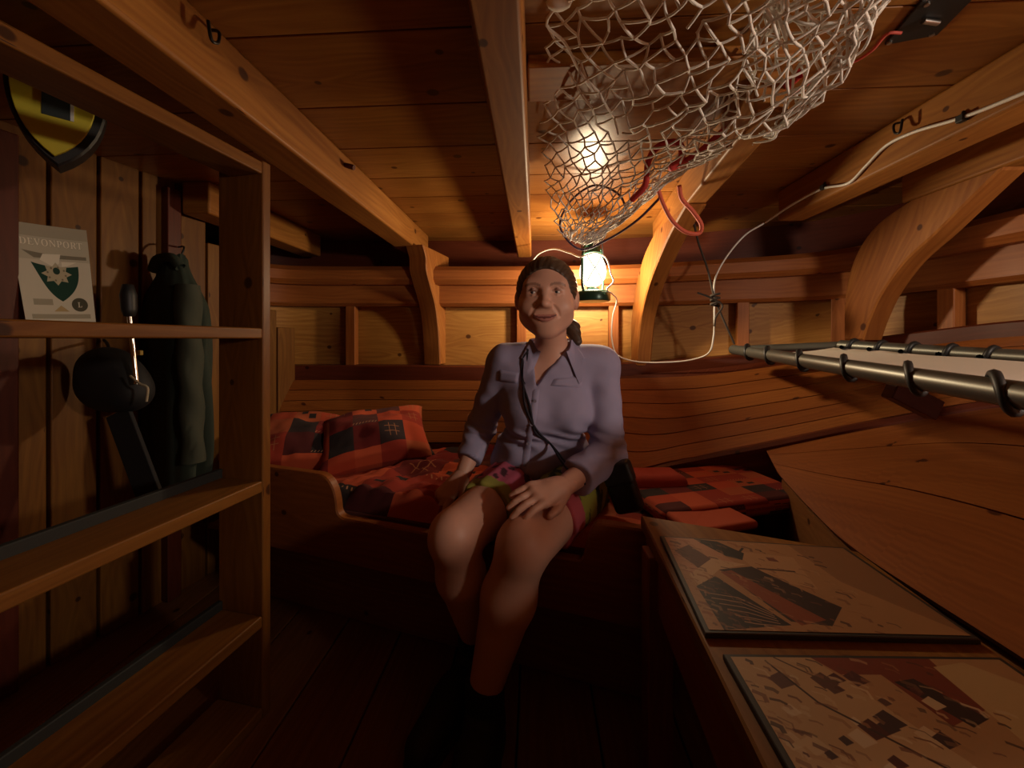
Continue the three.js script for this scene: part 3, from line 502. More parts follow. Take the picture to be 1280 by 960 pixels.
const uHook = (label, p, nx) => single('iron_hook', tube([V(p.x - nx * 0.004, p.y + 0.018, p.z - 0.014), V(p.x + nx * 0.016, p.y + 0.012, p.z - 0.012), V(p.x + nx * 0.02, p.y - 0.012, p.z - 0.006), V(p.x + nx * 0.02, p.y - 0.018, p.z + 0.006), V(p.x + nx * 0.018, p.y + 0.012, p.z + 0.012)], 0.0028, 30, 6), iron, label, 'hook');
uHook('small bent iron hook on the beam over the shelf rack', onX(255, 42, -0.573), 1);
uHook('small iron cup hook beside the clipped white cable', onX(1132, 158, 0.923), -1);
{ const p = onX(432, 208, -0.572); single('wooden_peg', new THREE.CylinderGeometry(0.007, 0.008, 0.03, 10).rotateZ(Math.PI / 2 - 0.3).translate(p.x + 0.012, p.y, p.z), M.rail, 'stubby dark peg in the side of the beam over the shelf rack', 'peg'); }
const onCeil = (px, py) => at(px, py, (CEIL - EYE) * F / (HZ - py));
{
  const p = onCeil(1162, 20), t = thing('latch_plate', 'black rectangular latch plate screwed to the ceiling', 'plate', V(p.x, CEIL - 0.007, p.z));
  part(t, 'plate', box(p.x, CEIL - 0.0035, p.z, 0.078, 0.006, 0.1, 0.002, V(1, 0, 0), -0.25), black);
  for (const [a, b] of [[1, 1], [1, -1], [-1, 1], [-1, -1]]) part(t, 'screw', new THREE.CylinderGeometry(0.004, 0.004, 0.003, 8).translate(p.x + a * 0.03 + b * -0.007, CEIL - 0.0078, p.z + b * 0.042 + a * 0.008), steel);
  part(t, 'bolt', tube([V(p.x - 0.014, CEIL - 0.011, p.z + 0.004), V(p.x + 0.016, CEIL - 0.011, p.z - 0.002)], 0.0045, 6, 8), steel);
}

// ------------------------------------------------------------------ hanging net
const dAt = (cv, k) => cv.getPoint(k);
{
  const E0 = curve([at(704, 296, 1.43), at(686, 255, 1.36), at(675, 190, 1.13), at(675, 100, 0.82), at(684, 5, 0.635), at(700, -150, 0.455)]);
  const E1 = curve([at(728, 304, 1.46), at(790, 265, 1.3), at(850, 216, 1.1), at(930, 180, 0.92), at(985, 160, 0.8), at(1060, 85, 0.66), at(1115, 0, 0.56), at(1190, -120, 0.45)]);
  const E2 = curve([at(752, 297, 1.45), at(812, 222, 1.27), at(880, 150, 0.97), at(925, 70, 0.75), at(960, 0, 0.615), at(1010, -120, 0.47)]);
  const surf = (u, v) => {
    u = clamp(u, 0, 1); v = clamp(v, 0, 1); const a = E0.getPoint(u), b = E1.getPoint(u), c = E2.getPoint(u);
    if (v < 0.68) { const k = v / 0.68, q = a.lerp(b, Math.pow(k, 0.85)); q.y -= 0.03 * Math.sin(Math.PI * k) * smooth(0, 0.2, u); return q; }
    const k = (v - 0.68) / 0.32, q = b.lerp(c, k); q.y -= 0.02 * Math.sin(Math.PI * k); return q;
  };
  const t = thing('cargo_net', 'white cord cargo net slung under the ceiling above the lantern', 'net', surf(0.5, 0.5));
  const NU = 40, NV = 22, nodes = {}, geos = [], knots = [];
  const node = (i, j) => nodes[i + ',' + j] || (nodes[i + ',' + j] = (() => {
    const ju = (hash2(i, j, 61) - 0.5) * 0.5, jv = (hash2(i, j, 62) - 0.5) * 0.55; const p = surf((i + ju) / NU, (j + jv + (i % 2 ? 0.5 : 0)) / NV);
    p.y = Math.min(p.y + (hash2(i, j, 63) - 0.5) * 0.022, CEIL - 0.006); p.x += (hash2(i, j, 64) - 0.5) * 0.012; p.x = Math.max(p.x, -0.008); return p;
  })());
  const cord = (a, b, k) => { const d = a.distanceTo(b), m = a.clone().lerp(b, 0.5); m.y -= d * 0.1; m.x += (k - 0.5) * d * 0.16; geos.push(new THREE.TubeGeometry(new THREE.QuadraticBezierCurve3(a, m, b), 3, 0.0024, 5)); };
  for (let i = 0; i < NU; i++) for (let j = 0; j <= NV; j++) {
    const a = node(i, j), o = i % 2 ? 1 : 0;
    for (const dj of [o - 1, o]) { const jj = j + dj; if (jj < 0 || jj > NV) continue; const gap = i > 18 && j > 3 && j < 11 ? 0.16 : 0.04; if (hash2(i, j, 70 + dj) < gap) continue; cord(a, node(i + 1, jj), hash2(i, j, 80 + dj)); }
    knots.push(new THREE.OctahedronGeometry(0.0036, 0).translate(a.x, a.y, a.z));
  }
  part(t, 'mesh_cords', mergeGeometries(geos), std(0.8, 0.76, 0.68, 0.85)).userData.kind = 'stuff';
  part(t, 'mesh_knots', mergeGeometries(knots), std(0.8, 0.76, 0.68, 0.85)).userData.kind = 'stuff';
  // gathered cords along the bottom and a big gather knot near the deck light
  const cords = new THREE.MeshStandardMaterial({ color: new THREE.Color().setRGB(0.8, 0.77, 0.7), roughness: 0.85 });
  for (let k = 0; k < 5; k++) { const pts = []; for (let i = 0; i <= 26; i++) { const p = surf(i / 26, 0.62 + 0.14 * hash2(i, k, 90)); p.y += (hash2(i, k, 91) - 0.5) * 0.02; p.y = Math.min(p.y, CEIL - 0.006); pts.push(p); } part(t, 'gather_cord', tube(pts, 0.0023, 150, 5), cords); }
  let hub = null, hb = 1e9, hi = 0, hj = 0; for (let i = 0; i <= NU; i++) for (let q = 0; q <= NV; q++) { const p = node(i, q), d = p.distanceTo(at(955, 30, 0.62)); if (d < hb) { hb = d; hub = p; hi = i; hj = q; } }
  [[3, 1], [4, -1], [-3, 2], [-4, 0], [-3, -2], [2, 4], [3, 3], [-6, 1], [1, -4], [-2, 3]].forEach(([a, b], k) => { const e = node(clamp(hi + a, 0, NU), clamp(hj + b, 0, NV)), m = hub.clone().lerp(e, 0.5); m.y -= 0.012 + 0.02 * hash2(k, 3, 5); m.x += 0.02 * (hash2(k, 4, 5) - 0.5); part(t, 'gather_cord', tube([hub, m, e], 0.0026, 10, 6), cords); });
  part(t, 'gather_knot', new THREE.IcosahedronGeometry(0.01, 1).translate(hub.x, hub.y, hub.z), cords);
  const kn = at(699, 3, 0.62); part(t, 'gather_knot', new THREE.IcosahedronGeometry(0.014, 1).scale(1.5, 0.8, 1).translate(kn.x, kn.y, kn.z), cords);
  part(t, 'gather_cord', tube([kn, at(683, 30, 0.66), at(705, 52, 0.69), at(722, 85, 0.75), at(745, 120, 0.85)], 0.0026, 24, 6), cords);
  const red = std(0.5, 0.04, 0.035, 0.7);
  single('red_strap', tube([at(790, 250, 1.170), at(806, 232, 1.120), at(811, 200, 1.070), at(822, 184, 1.040), at(848, 179, 1.010), at(852, 196, 1.010), at(838, 210, 1.030), at(848, 206, 1.030), at(872, 192, 1.000), at(900, 168, 0.950), at(925, 148, 0.910), at(960, 128, 0.830), at(1000, 92, 0.730)], 0.009, 120, 8), red, 'red strap tangled in the bottom of the net', 'strap');
  single('red_loop', tube([at(822, 235, 1.18), at(829, 255, 1.2), at(842, 278, 1.22), at(860, 291, 1.23), at(875, 291, 1.23), at(877, 282, 1.22), at(866, 264, 1.2), at(852, 248, 1.18), at(849, 232, 1.16)], 0.0065, 70, 8), std(0.6, 0.11, 0.06, 0.7), 'loop of orange-red strap hanging out below the net', 'strap');
  single('purple_cord', tube([at(783, 262, 1.32), at(776, 246, 1.31), at(760, 235, 1.32), at(742, 232, 1.33), at(722, 243, 1.35), at(706, 262, 1.38), at(700, 282, 1.41), at(712, 303, 1.44), at(728, 312, 1.46), at(762, 298, 1.4), at(798, 274, 1.28), at(826, 246, 1.2)], 0.0042, 100, 8), std(0.07, 0.035, 0.07, 0.7), 'dark purple cord looped through the tip of the net', 'cord');
  single('pink_wire', tube([at(955, 158, 0.87), at(985, 122, 0.84), at(1010, 105, 0.81), at(1042, 84, 0.78), at(1068, 77, 0.765), at(1090, 63, 0.735), at(1110, 42, 0.7), onCeil(1127, 33).setY(CEIL - 0.012)], 0.0028, 60, 6), std(0.7, 0.12, 0.09, 0.6), 'thin pinkish red wire from the net to the black latch plate', 'wire');
}

// ------------------------------------------------------------------ alcove behind the rack
{
  const W = 420, H = 560, cv = document.createElement('canvas'); cv.width = W; cv.height = H; const c = cv.getContext('2d');
  c.fillStyle = '#cfc7b4'; c.fillRect(0, 0, W, H); c.fillStyle = '#a9a18d'; c.fillRect(0, 0, W, 70); c.fillStyle = '#bdb6a2'; c.fillRect(0, 70, W, 130);
  c.fillStyle = '#e9e2cf'; c.strokeStyle = '#8d8672'; c.font = 'bold 54px serif'; c.textAlign = 'center'; c.lineWidth = 3; c.strokeText('DEVONPORT', W / 2, 120); c.fillText('DEVONPORT', W / 2, 120);
  c.fillStyle = '#7f7866'; c.beginPath(); c.moveTo(40, 150); c.lineTo(120, 160); c.lineTo(180, 165); c.lineTo(400, 165); c.lineTo(400, 185); c.lineTo(100, 190); c.closePath(); c.fill();
  c.fillStyle = '#0e3a2c'; c.beginPath(); c.moveTo(80, 215); c.bezierCurveTo(170, 240, 260, 240, 345, 225); c.bezierCurveTo(350, 320, 320, 380, 230, 432); c.bezierCurveTo(150, 390, 130, 320, 80, 215); c.fill();
  c.fillStyle = '#e6dfcc'; c.beginPath(); c.moveTo(130, 200); c.lineTo(150, 165); c.lineTo(250, 160); c.lineTo(235, 215); c.lineTo(200, 235); c.closePath(); c.fill(); c.beginPath(); c.moveTo(250, 205); c.lineTo(340, 200); c.lineTo(250, 240); c.fill();
  c.fillStyle = '#b7ac90'; c.beginPath(); for (let k = 0; k < 16; k++) { const a = k / 16 * Math.PI * 2, r = k % 2 ? 58 : 88; c[k ? 'lineTo' : 'moveTo'](215 + r * Math.cos(a), 275 + r * 0.75 * Math.sin(a)); } c.fill();
  c.fillStyle = '#16382c'; c.beginPath(); c.arc(215, 258, 20, 0, 7); c.fill(); c.fillStyle = '#7d735c'; for (let k = 0; k < 8; k++) { const a = k / 8 * Math.PI * 2 + 0.2; c.beginPath(); c.arc(215 + 52 * Math.cos(a), 275 + 38 * Math.sin(a), 6, 0, 7); c.fill(); }
  c.fillStyle = '#4c4838'; c.beginPath(); c.ellipse(330, 450, 50, 40, 0, 0, 7); c.fill(); c.fillStyle = '#cfc7b4'; c.font = 'bold 42px serif'; c.fillText('L', 330, 465);
  c.fillStyle = '#a39b86'; c.fillRect(60, 420, 110, 34); c.fillRect(40, 505, 350, 26); c.fillStyle = '#b39a6c'; c.beginPath(); c.moveTo(170, 490); c.lineTo(215, 455); c.lineTo(262, 490); c.fill();
  const tx = new THREE.CanvasTexture(cv); tx.colorSpace = THREE.SRGBColorSpace;
  const a = at(10, 275, 1.0), b = at(108, 288, 1.1), d = at(120, 404, 1.1), e = at(33, 405, 1.0), n = 10, pos = [], uv = [], ind = [];
  const nrm = V(0, 0, 0).crossVectors(b.clone().sub(a), e.clone().sub(a)).normalize(); if (nrm.x > 0) nrm.negate();
  for (const o of [0, 0.002]) for (let j = 0; j <= n; j++) for (let i = 0; i <= n; i++) { const p = e.clone().lerp(d, i / n).lerp(a.clone().lerp(b, i / n), j / n).addScaledVector(nrm, o + 0.004 * Math.sin(i / n * 3.1)); pos.push(p.x, p.y, p.z); uv.push(i / n, j / n); }
  for (const o of [0, (n + 1) * (n + 1)]) for (let j = 0; j < n; j++) for (let i = 0; i < n; i++) { const q = o + j * (n + 1) + i; if (o) ind.push(q, q + n + 2, q + 1, q, q + n + 1, q + n + 2); else ind.push(q, q + 1, q + n + 2, q, q + n + 2, q + n + 1); }
  const g = new THREE.BufferGeometry(); g.setAttribute('position', new THREE.Float32BufferAttribute(pos, 3)); g.setAttribute('uv', new THREE.Float32BufferAttribute(uv, 2)); g.setIndex(ind); g.computeVertexNormals();
  single('poster', g, new THREE.MeshStandardMaterial({ map: tx, roughness: 0.8 }), 'cream printed poster with a green emblem, hanging in the alcove', 'poster');
}
{ // jacket hanging in folds
  const top = at(220, 320, 1.3), t = thing('jacket', 'dark green jacket hanging behind the shelf rack', 'jacket', V(top.x, 0.4, top.z)), cx = top.x, cz = top.z, H = [1.2, 0.38];
  const g = loft(u => {
    const y = lerp(H[0], H[1], u), w = lerp(0.035, 0.1, smooth(0, 0.22, u)) * (1 - 0.1 * smooth(0.75, 1, u)), dp = lerp(0.025, 0.055, smooth(0, 0.2, u)), out = [];
    for (let k = 0; k < 48; k++) { const a = k / 48 * Math.PI * 2, f = 1 + smooth(0.05, 0.4, u) * 0.16 * Math.sin(a * 7 + u * 3) + 0.06 * Math.sin(a * 12 - u * 5); out.push(V(cx + w * f * Math.cos(a) + 0.012 * u, y + 0.01 * Math.sin(a * 3), cz + dp * f * Math.sin(a))); }
    return out;
  }, 40, true, 1.2);
  part(t, 'body', g, std(0.022, 0.032, 0.02, 0.85));
  part(t, 'sleeve', loft(u => { const o = [], r = lerp(0.036, 0.03, u); for (let k = 0; k < 20; k++) { const a = k / 20 * Math.PI * 2, f = 1 + 0.1 * Math.sin(u * 22 + a * 2); o.push(V(cx + 0.075 + 0.02 * u + r * f * Math.cos(a), lerp(1.1, 0.52, u), cz + 0.035 + r * f * Math.sin(a))); } return o; }, 30, true, 1.2), std(0.045, 0.05, 0.032, 0.85));
  part(t, 'collar', tube([V(cx - 0.05, 1.15, cz + 0.03), V(cx - 0.02, 1.185, cz + 0.04), V(cx + 0.02, 1.19, cz + 0.035), V(cx + 0.045, 1.16, cz + 0.03)], 0.016, 20, 8), std(0.022, 0.032, 0.02, 0.85));
  part(t, 'hanging_loop', tube([V(cx, 1.17, cz), V(cx, 1.24, cz - 0.03), V(cx - 0.05, 1.25, cz - 0.06)], 0.003, 12, 6), black);
}
{ // black bag with a broad strap
  const c = at(140, 478, 1.1), t = thing('black_bag', 'round black bag with a hanging strap below the poster', 'bag', V(c.x, 0.55, c.z));
  const f = join([ell([0, 0, 0], [0.1, 0.085, 0.055]), ell([-0.02, 0.05, 0], [0.06, 0.05, 0.05]), ell([0.06, -0.03, 0], [0.05, 0.05, 0.045])], 0.03), g = surfaceNet(f, [-0.13, -0.12, -0.09], [0.14, 0.13, 0.09], 0.008); g.translate(c.x, c.y, c.z); part(t, 'pouch', g, std(0.008, 0.008, 0.009, 0.7));
  part(t, 'strap', board(at(148, 515, 1.09), at(192, 632, 1.06), V(1, 0, 0), 0.07, 0.012), std(0.008, 0.008, 0.009, 0.8));
  part(t, 'buckle', box(at(171, 441, 1.08).x, at(171, 441, 1.08).y, at(171, 441, 1.08).z, 0.03, 0.014, 0.01, 0.002), std(0.4, 0.28, 0.03, 0.5), 'small yellow tag');
  part(t, 'cord', tube([at(163, 470, 1.03), at(175, 480, 1.02), at(184, 484, 1.02), at(183, 502, 1.02)], 0.003, 16, 6), std(0.35, 0.3, 0.2, 0.7));
  part(t, 'hanging_loop', tube([at(140, 450, 1.1), at(135, 432, 1.12), at(130, 425, 1.17)], 0.004, 12, 6), black);
}
{ // tool with black grip and bright shaft
  const a = at(159, 356, 1.05), b = at(162, 396, 1.05), e = at(168, 452, 1.05), t = thing('black_handled_rod', 'bright steel rod with a black grip above the black bag', 'tool', e.clone());
  const pts = [[0.001, 0], [0.012, 0.002], [0.017, 0.02], [0.018, 0.06], [0.012, 0.088], [0.001, 0.09]].map(p => new THREE.Vector2(...p)), g = new THREE.LatheGeometry(pts, 16); g.rotateZ(0.06); g.translate(b.x, b.y, b.z); part(t, 'grip', g, black);
  part(t, 'shaft', tube([b, e, at(171, 480, 1.05)], 0.0055, 8, 10), std(0.75, 0.73, 0.7, 0.2, 1));
}
{ // shield plaque
  const c = at(68, 144, 0.8), t = thing('shield_plaque', 'yellow shield plaque with a dark square on a black backing', 'plaque', V(c.x, c.y - 0.1, c.z));
  const sh = (w, h) => { const s = new THREE.Shape(); s.moveTo(-w, h * 0.75); s.lineTo(w, h * 0.75); s.bezierCurveTo(w, 0, w * 0.7, -h * 0.6, 0, -h); s.bezierCurveTo(-w * 0.7, -h * 0.6, -w, 0, -w, h * 0.75); return s; };
  const place = g => { g.rotateY(0.85); g.translate(c.x, c.y, c.z); return g; };
  part(t, 'backing', place(extrude(sh(0.068, 0.096), 0.045, 0.004).translate(0.004, 0, -0.062)), black);
  part(t, 'shield', place(extrude(sh(0.058, 0.083), 0.006, 0.001).translate(0, 0, -0.006)), std(0.62, 0.52, 0.03, 0.55), 'yellow shield face');
  part(t, 'emblem', place(extrude(poly([[-0.017, -0.004], [0.022, -0.004], [0.022, 0.05], [-0.017, 0.05]]), 0.002, 0).translate(0, 0, 0.0012)), std(0.02, 0.03, 0.03, 0.6), 'dark square');
  part(t, 'emblem_edge', place(extrude(poly([[0.022, -0.004], [0.027, -0.004], [0.027, 0.05], [0.022, 0.05]]), 0.002, 0).translate(0, 0, 0.0012)), std(0.7, 0.7, 0.68, 0.6));
  part(t, 'hanging_block', place(new RoundedBoxGeometry(0.03, 0.04, 0.03, 1, 0.003).translate(0, CEIL - c.y - 0.02, -0.035)), M.rail);
}

// ------------------------------------------------------------------ seated woman (x right, y up, z = -distance, turned into the world at the end)
{
  const skin = [0.66, 0.36, 0.26], P = (px, py, d) => [(px - 640) / F * d, EYE - (py - HZ) / F * d, -d];
  const t = thing('person', 'seated woman in a lavender shirt and bright patched shorts, hand on her knee', 'person', C(0.06, 0.0, 1.05));
  const world = g => { g.rotateY(YAW); return g; };
  const j = {
    head: P(683, 371, 1.15), neckTop: P(688, 412, 1.17), neck: P(690, 450, 1.22), chest: P(683, 500, 1.22), waist: P(678, 565, 1.25), pelvis: [0.095, 0.485, -1.25],
    shR: P(630, 455, 1.22), shL: P(750, 458, 1.22), elR: P(601, 535, 1.3), elL: P(760, 568, 1.13), wrR: P(579, 592, 1.2), wrL: P(706, 607, 0.93),
    hipR: [0.005, 0.462, -1.2], hipL: [0.2, 0.462, -1.19], knR: P(566, 672, 0.87), knL: P(652, 684, 0.835), anR: [-0.1, 0.13, -1.03], anL: P(606, 862, 0.87),
  };
  const mix = (a, b, k) => a.map((v, i) => v + (b[i] - v) * k), add = (a, b) => a.map((v, i) => v + b[i]), mul = (a, s) => a.map(v => v * s);
  // ---- hands: wrist, finger direction, back-of-hand normal, thumb side
  function hand(w, f, n, thumb, curl) {
    const F3 = V(...f).normalize(), S = V(0, 0, 0).crossVectors(V(...n), F3).normalize(), N = V(0, 0, 0).crossVectors(F3, S).normalize(), o = V(...w);
    const q = (a, b, c) => { const p = o.clone().addScaledVector(F3, a).addScaledVector(S, b).addScaledVector(N, c); return [p.x, p.y, p.z]; };
    const palm = join([cone(q(-0.01, 0, 0), q(0.04, 0, 0.002), 0.023, 0.022), cone(q(0.02, -0.014, 0), q(0.085, -0.027, 0.002), 0.016, 0.0125), cone(q(0.02, 0, 0.002), q(0.09, -0.009, 0.005), 0.016, 0.013), cone(q(0.02, 0.005, 0.002), q(0.088, 0.009, 0.005), 0.016, 0.013), cone(q(0.02, 0.014, 0), q(0.08, 0.026, 0.002), 0.016, 0.012)], 0.014);
    const fs = [], L = [[-0.027, 0.085, 0.066], [-0.009, 0.09, 0.074], [0.009, 0.088, 0.069], [0.026, 0.08, 0.055]];
    L.forEach(([s, a, l], k) => { const side = s * thumb * -1; let ang = curl * 0.5, pa = a, pn = 0.004; const seg = [0.45, 0.3, 0.25]; seg.forEach((fr, m) => { const na = pa + Math.cos(ang) * l * fr, nn = pn - Math.sin(ang) * l * fr; fs.push(cone(q(pa, side * (1 + 0.12 * m), pn), q(na, side * (1 + 0.12 * (m + 1)), nn), 0.0092 - 0.0006 * m, 0.0086 - 0.0007 * m)); pa = na; pn = nn; ang += curl; }); });
    const th = thumb; fs.push(cone(q(0.015, th * 0.018, -0.004), q(0.05, th * 0.042, -0.012), 0.014, 0.0105), cone(q(0.05, th * 0.042, -0.012), q(0.078, th * 0.048, -0.017), 0.0105, 0.0085));
    return (x, y, z) => { let d = palm(x, y, z), m = 1e9; for (const f2 of fs) m = Math.min(m, f2(x, y, z)); return smin(d, m, 0.007); };
  }
  const handL = hand(j.wrL, [-0.15, -0.012, 0.1], [0.0, 0.85, 0.5], 1, 0.32), handR = hand(j.wrR, [-0.05, -0.055, 0.045], [-0.25, 0.8, 0.4], 1, 0.25);
  // ---- head in its own axes
  const HY = -0.14, HW = 1.1, hc = j.head, ch = Math.cos(HY), sh = Math.sin(HY);
  const toHead = (x, y, z) => { const X = x - hc[0], Y = y - hc[1], Z = z - hc[2]; return [(X * ch - Z * sh) / HW, Y, X * sh + Z * ch]; };
  const fromHead = (x, y, z) => [hc[0] + x * HW * ch + z * sh, hc[1] + y, hc[2] - x * HW * sh + z * ch];
  const skull = join([ell([0, 0.022, -0.012], [0.077, 0.092, 0.092]), ell([0, -0.034, 0.02], [0.068, 0.074, 0.064]), cone([-0.042, -0.064, 0.006], [-0.01, -0.098, 0.05], 0.026, 0.0225), cone([0.042, -0.064, 0.006], [0.01, -0.098, 0.05], 0.026, 0.0225)], 0.03);
  const soft = join([ell([-0.039, -0.038, 0.054], [0.029, 0.027, 0.024]), ell([0.039, -0.038, 0.054], [0.029, 0.027, 0.024]), cone([-0.038, 0.028, 0.062], [0.038, 0.028, 0.062], 0.014, 0.014), ell([0, -0.068, 0.07], [0.032, 0.02, 0.014])], 0.025);
  const nose = join([cone([0, 0.012, 0.076], [0, -0.026, 0.094], 0.007, 0.0095), ell([0, -0.031, 0.095], [0.0115, 0.0095, 0.011]), ell([-0.0115, -0.034, 0.087], [0.008, 0.007, 0.009]), ell([0.0115, -0.034, 0.087], [0.008, 0.007, 0.009])], 0.008);
  const plain = (x, y, z) => smin(skull(x, y, z), soft(x, y, z), 0.022);
  const faceZ = (x, y) => { let lo = 0, hi = 0.13; for (let i = 0; i < 20; i++) { const m = (lo + hi) / 2; if (plain(x, y, m) < 0) lo = m; else hi = m; } return lo; };
  const faceLine = (fn, n, r, lift) => { const q = []; for (let i = 0; i < n; i++) { const p = [i, i + 1].map(k => { const [x, y] = fn(k / n * 2 - 1); return [x, y, faceZ(x, y) + lift]; }), a = i / n * 2 - 1, b = (i + 1) / n * 2 - 1; q.push(cone(p[0], p[1], r * (1 - 0.55 * a * a), r * (1 - 0.55 * b * b))); } return (x, y, z) => { let d = 1e9; for (const c2 of q) d = Math.min(d, c2(x, y, z)); return d; }; };
  const upLip = faceLine(a => [a * 0.027, -0.0615 - 0.0035 * (1 - a * a) + 0.001], 10, 0.0036, 0.0012), loLip = faceLine(a => [a * 0.0255, -0.062 - 0.0115 * (1 - a * a)], 10, 0.0044, 0.001), mouth = faceLine(a => [a * 0.0285, -0.0605 - 0.0075 * (1 - a * a)], 10, 0.0016, 0.004);
  const folds = [-1, 1].map(s => faceLine(a => [s * (0.029 + 0.008 * a + 0.002 * (1 - a * a)), -0.048 - 0.015 * a], 6, 0.0026, 0.0008));
  const sockets = [ell([-0.031, 0.006, 0.088], [0.018, 0.011, 0.017]), ell([0.031, 0.006, 0.088], [0.018, 0.011, 0.017])];
  const lids = [-1, 1].map(s => join([cone([s * 0.046, 0.006, 0.066], [s * 0.031, 0.0125, 0.0755], 0.0035, 0.004), cone([s * 0.031, 0.0125, 0.0755], [s * 0.016, 0.007, 0.071], 0.004, 0.0035), cone([s * 0.045, 0.003, 0.066], [s * 0.031, -0.003, 0.0735], 0.003, 0.0032), cone([s * 0.031, -0.003, 0.0735], [s * 0.017, 0.002, 0.07], 0.0032, 0.003)], 0.003));
  const ears = [-1, 1].map(s => { const e = ell([s * 0.079, -0.008, -0.012], [0.01, 0.031, 0.019]); return e; });
  const headF = (X, Y, Z) => {
    const [x, y, z] = toHead(X, Y, Z); let d = skull(x, y, z); d = smin(d, soft(x, y, z), 0.022);
    for (const s of sockets) d = smax(d, -s(x, y, z), 0.012); d = smin(d, nose(x, y, z), 0.01); for (const l of lids) d = smin(d, l(x, y, z), 0.004);
    for (const l of folds) d = smax(d, -l(x, y, z), 0.007); d = smin(d, upLip(x, y, z), 0.005); d = smin(d, loLip(x, y, z), 0.006); for (const e of ears) d = smin(d, e(x, y, z), 0.008); return d;
  };
  // ---- body
  const neckF = cone(j.neckTop, j.neck, 0.046, 0.053), neckF2 = cone(add(j.neckTop, [0, 0.05, 0.01]), j.neckTop, 0.045, 0.046);
  const legs = join([cone(j.hipR, mix(j.hipR, j.knR, 0.9), 0.08, 0.062), cone(j.hipL, mix(j.hipL, j.knL, 0.9), 0.082, 0.063), ell(add(j.knR, [0, 0.004, 0.004]), [0.053, 0.058, 0.055]), ell(add(j.knL, [0, 0.004, 0.004]), [0.054, 0.058, 0.056]),
    cone(j.knR, mix(j.knR, j.anR, 0.34), 0.05, 0.057), cone(mix(j.knR, j.anR, 0.34), j.anR, 0.057, 0.036), cone(j.knL, mix(j.knL, j.anL, 0.34), 0.052, 0.059), cone(mix(j.knL, j.anL, 0.34), j.anL, 0.059, 0.037)], 0.02);
  const legSplit = (x, y, z) => legs(x, y, z);
  const arms = join([cone(j.shR, j.elR, 0.045, 0.036), cone(j.elR, j.wrR, 0.036, 0.025), cone(j.shL, j.elL, 0.046, 0.037), cone(j.elL, j.wrL, 0.037, 0.025)], 0.015);
  const trunk = join([ell(j.pelvis, [0.15, 0.1, 0.115]), ell(j.waist, [0.125, 0.11, 0.09]), ell(j.chest, [0.14, 0.14, 0.09]), cone(j.neck, mix(j.shR, j.neck, 0.35), 0.045, 0.045), cone(j.neck, mix(j.shL, j.neck, 0.35), 0.045, 0.045)], 0.06);
  const bodyF = (x, y, z) => { let d = legSplit(x, y, z); d = smin(d, trunk(x, y, z), 0.03); d = smin(d, arms(x, y, z), 0.02); d = smin(d, neckF(x, y, z), 0.03); return d; };
  const g0 = surfaceNet((x, y, z) => smin(bodyF(x, y, z), neckF2(x, y, z), 0.01), [-0.3, 0.06, -1.5], [0.4, 1.05, -0.72], 0.009);
  const g1 = surfaceNet((x, y, z) => smin(headF(x, y, z), Math.max(neckF(x, y, z), y - 0.99), 0.02), [hc[0] - 0.12, hc[1] - 0.15, hc[2] - 0.13], [hc[0] + 0.12, hc[1] + 0.14, hc[2] + 0.14], 0.0026);
  const g2 = surfaceNet(handL, [j.wrL[0] - 0.24, j.wrL[1] - 0.12, j.wrL[2] - 0.1], [j.wrL[0] + 0.08, j.wrL[1] + 0.1, j.wrL[2] + 0.22], 0.0034), g3 = surfaceNet(handR, [j.wrR[0] - 0.2, j.wrR[1] - 0.2, j.wrR[2] - 0.1], [j.wrR[0] + 0.1, j.wrR[1] + 0.08, j.wrR[2] + 0.2], 0.0034);
  const dye = (X, Y, Z) => {
    if (Y < 0.9) return skin; const [x, y, z] = toHead(X, Y, Z); let c = skin;
    const lip = Math.min(upLip(x, y, z), loLip(x, y, z)); if (lip < 0.0012 && z > 0.05) c = [0.52, 0.21, 0.17];
    if (mouth(x, y, z) < 0.0013 && z > 0.05) c = [0.16, 0.045, 0.04];
    for (const l of lids) if (l(x, y, z) < 0.0008 && y > 0.0075) c = [0.3, 0.15, 0.11];
    const brow = Math.min(...[-1, 1].map(s => { const dx = (x * s - 0.032) / 0.02, dy = (y - 0.0285 + 0.006 * dx * dx) / 0.0036; return Math.max(Math.abs(dx), Math.abs(dy)); })); if (brow < 1 && z > 0.05) c = mix(skin, [0.12, 0.06, 0.035], 0.6);
    return c;
  };
  const bodyGeo = mergeGeometries([g0, g1, g2, g3].map(g => paintVertices(g, dye)));
  const skinMat = new THREE.MeshPhysicalMaterial({ vertexColors: true, roughness: 0.5, sheen: 0.2, sheenRoughness: 0.5 });
  part(t, 'body', world(bodyGeo), skinMat, 'fair skin');
  for (const s of [-1, 1]) {
    const e = fromHead(s * 0.031, 0.0055, 0.0625), g = new THREE.SphereGeometry(0.0125, 20, 14); g.translate(...e); const eye = part(t, 'eye', world(g), std(0.62, 0.57, 0.53, 0.25));
    const q = fromHead(s * 0.031 - 0.0012, 0.0055, 0.0625 + 0.0098), g2b = new THREE.SphereGeometry(0.0055, 14, 10).scale(1, 1, 0.6); g2b.translate(...q); part(t, 'iris', world(g2b), std(0.035, 0.035, 0.045, 0.15));
  }
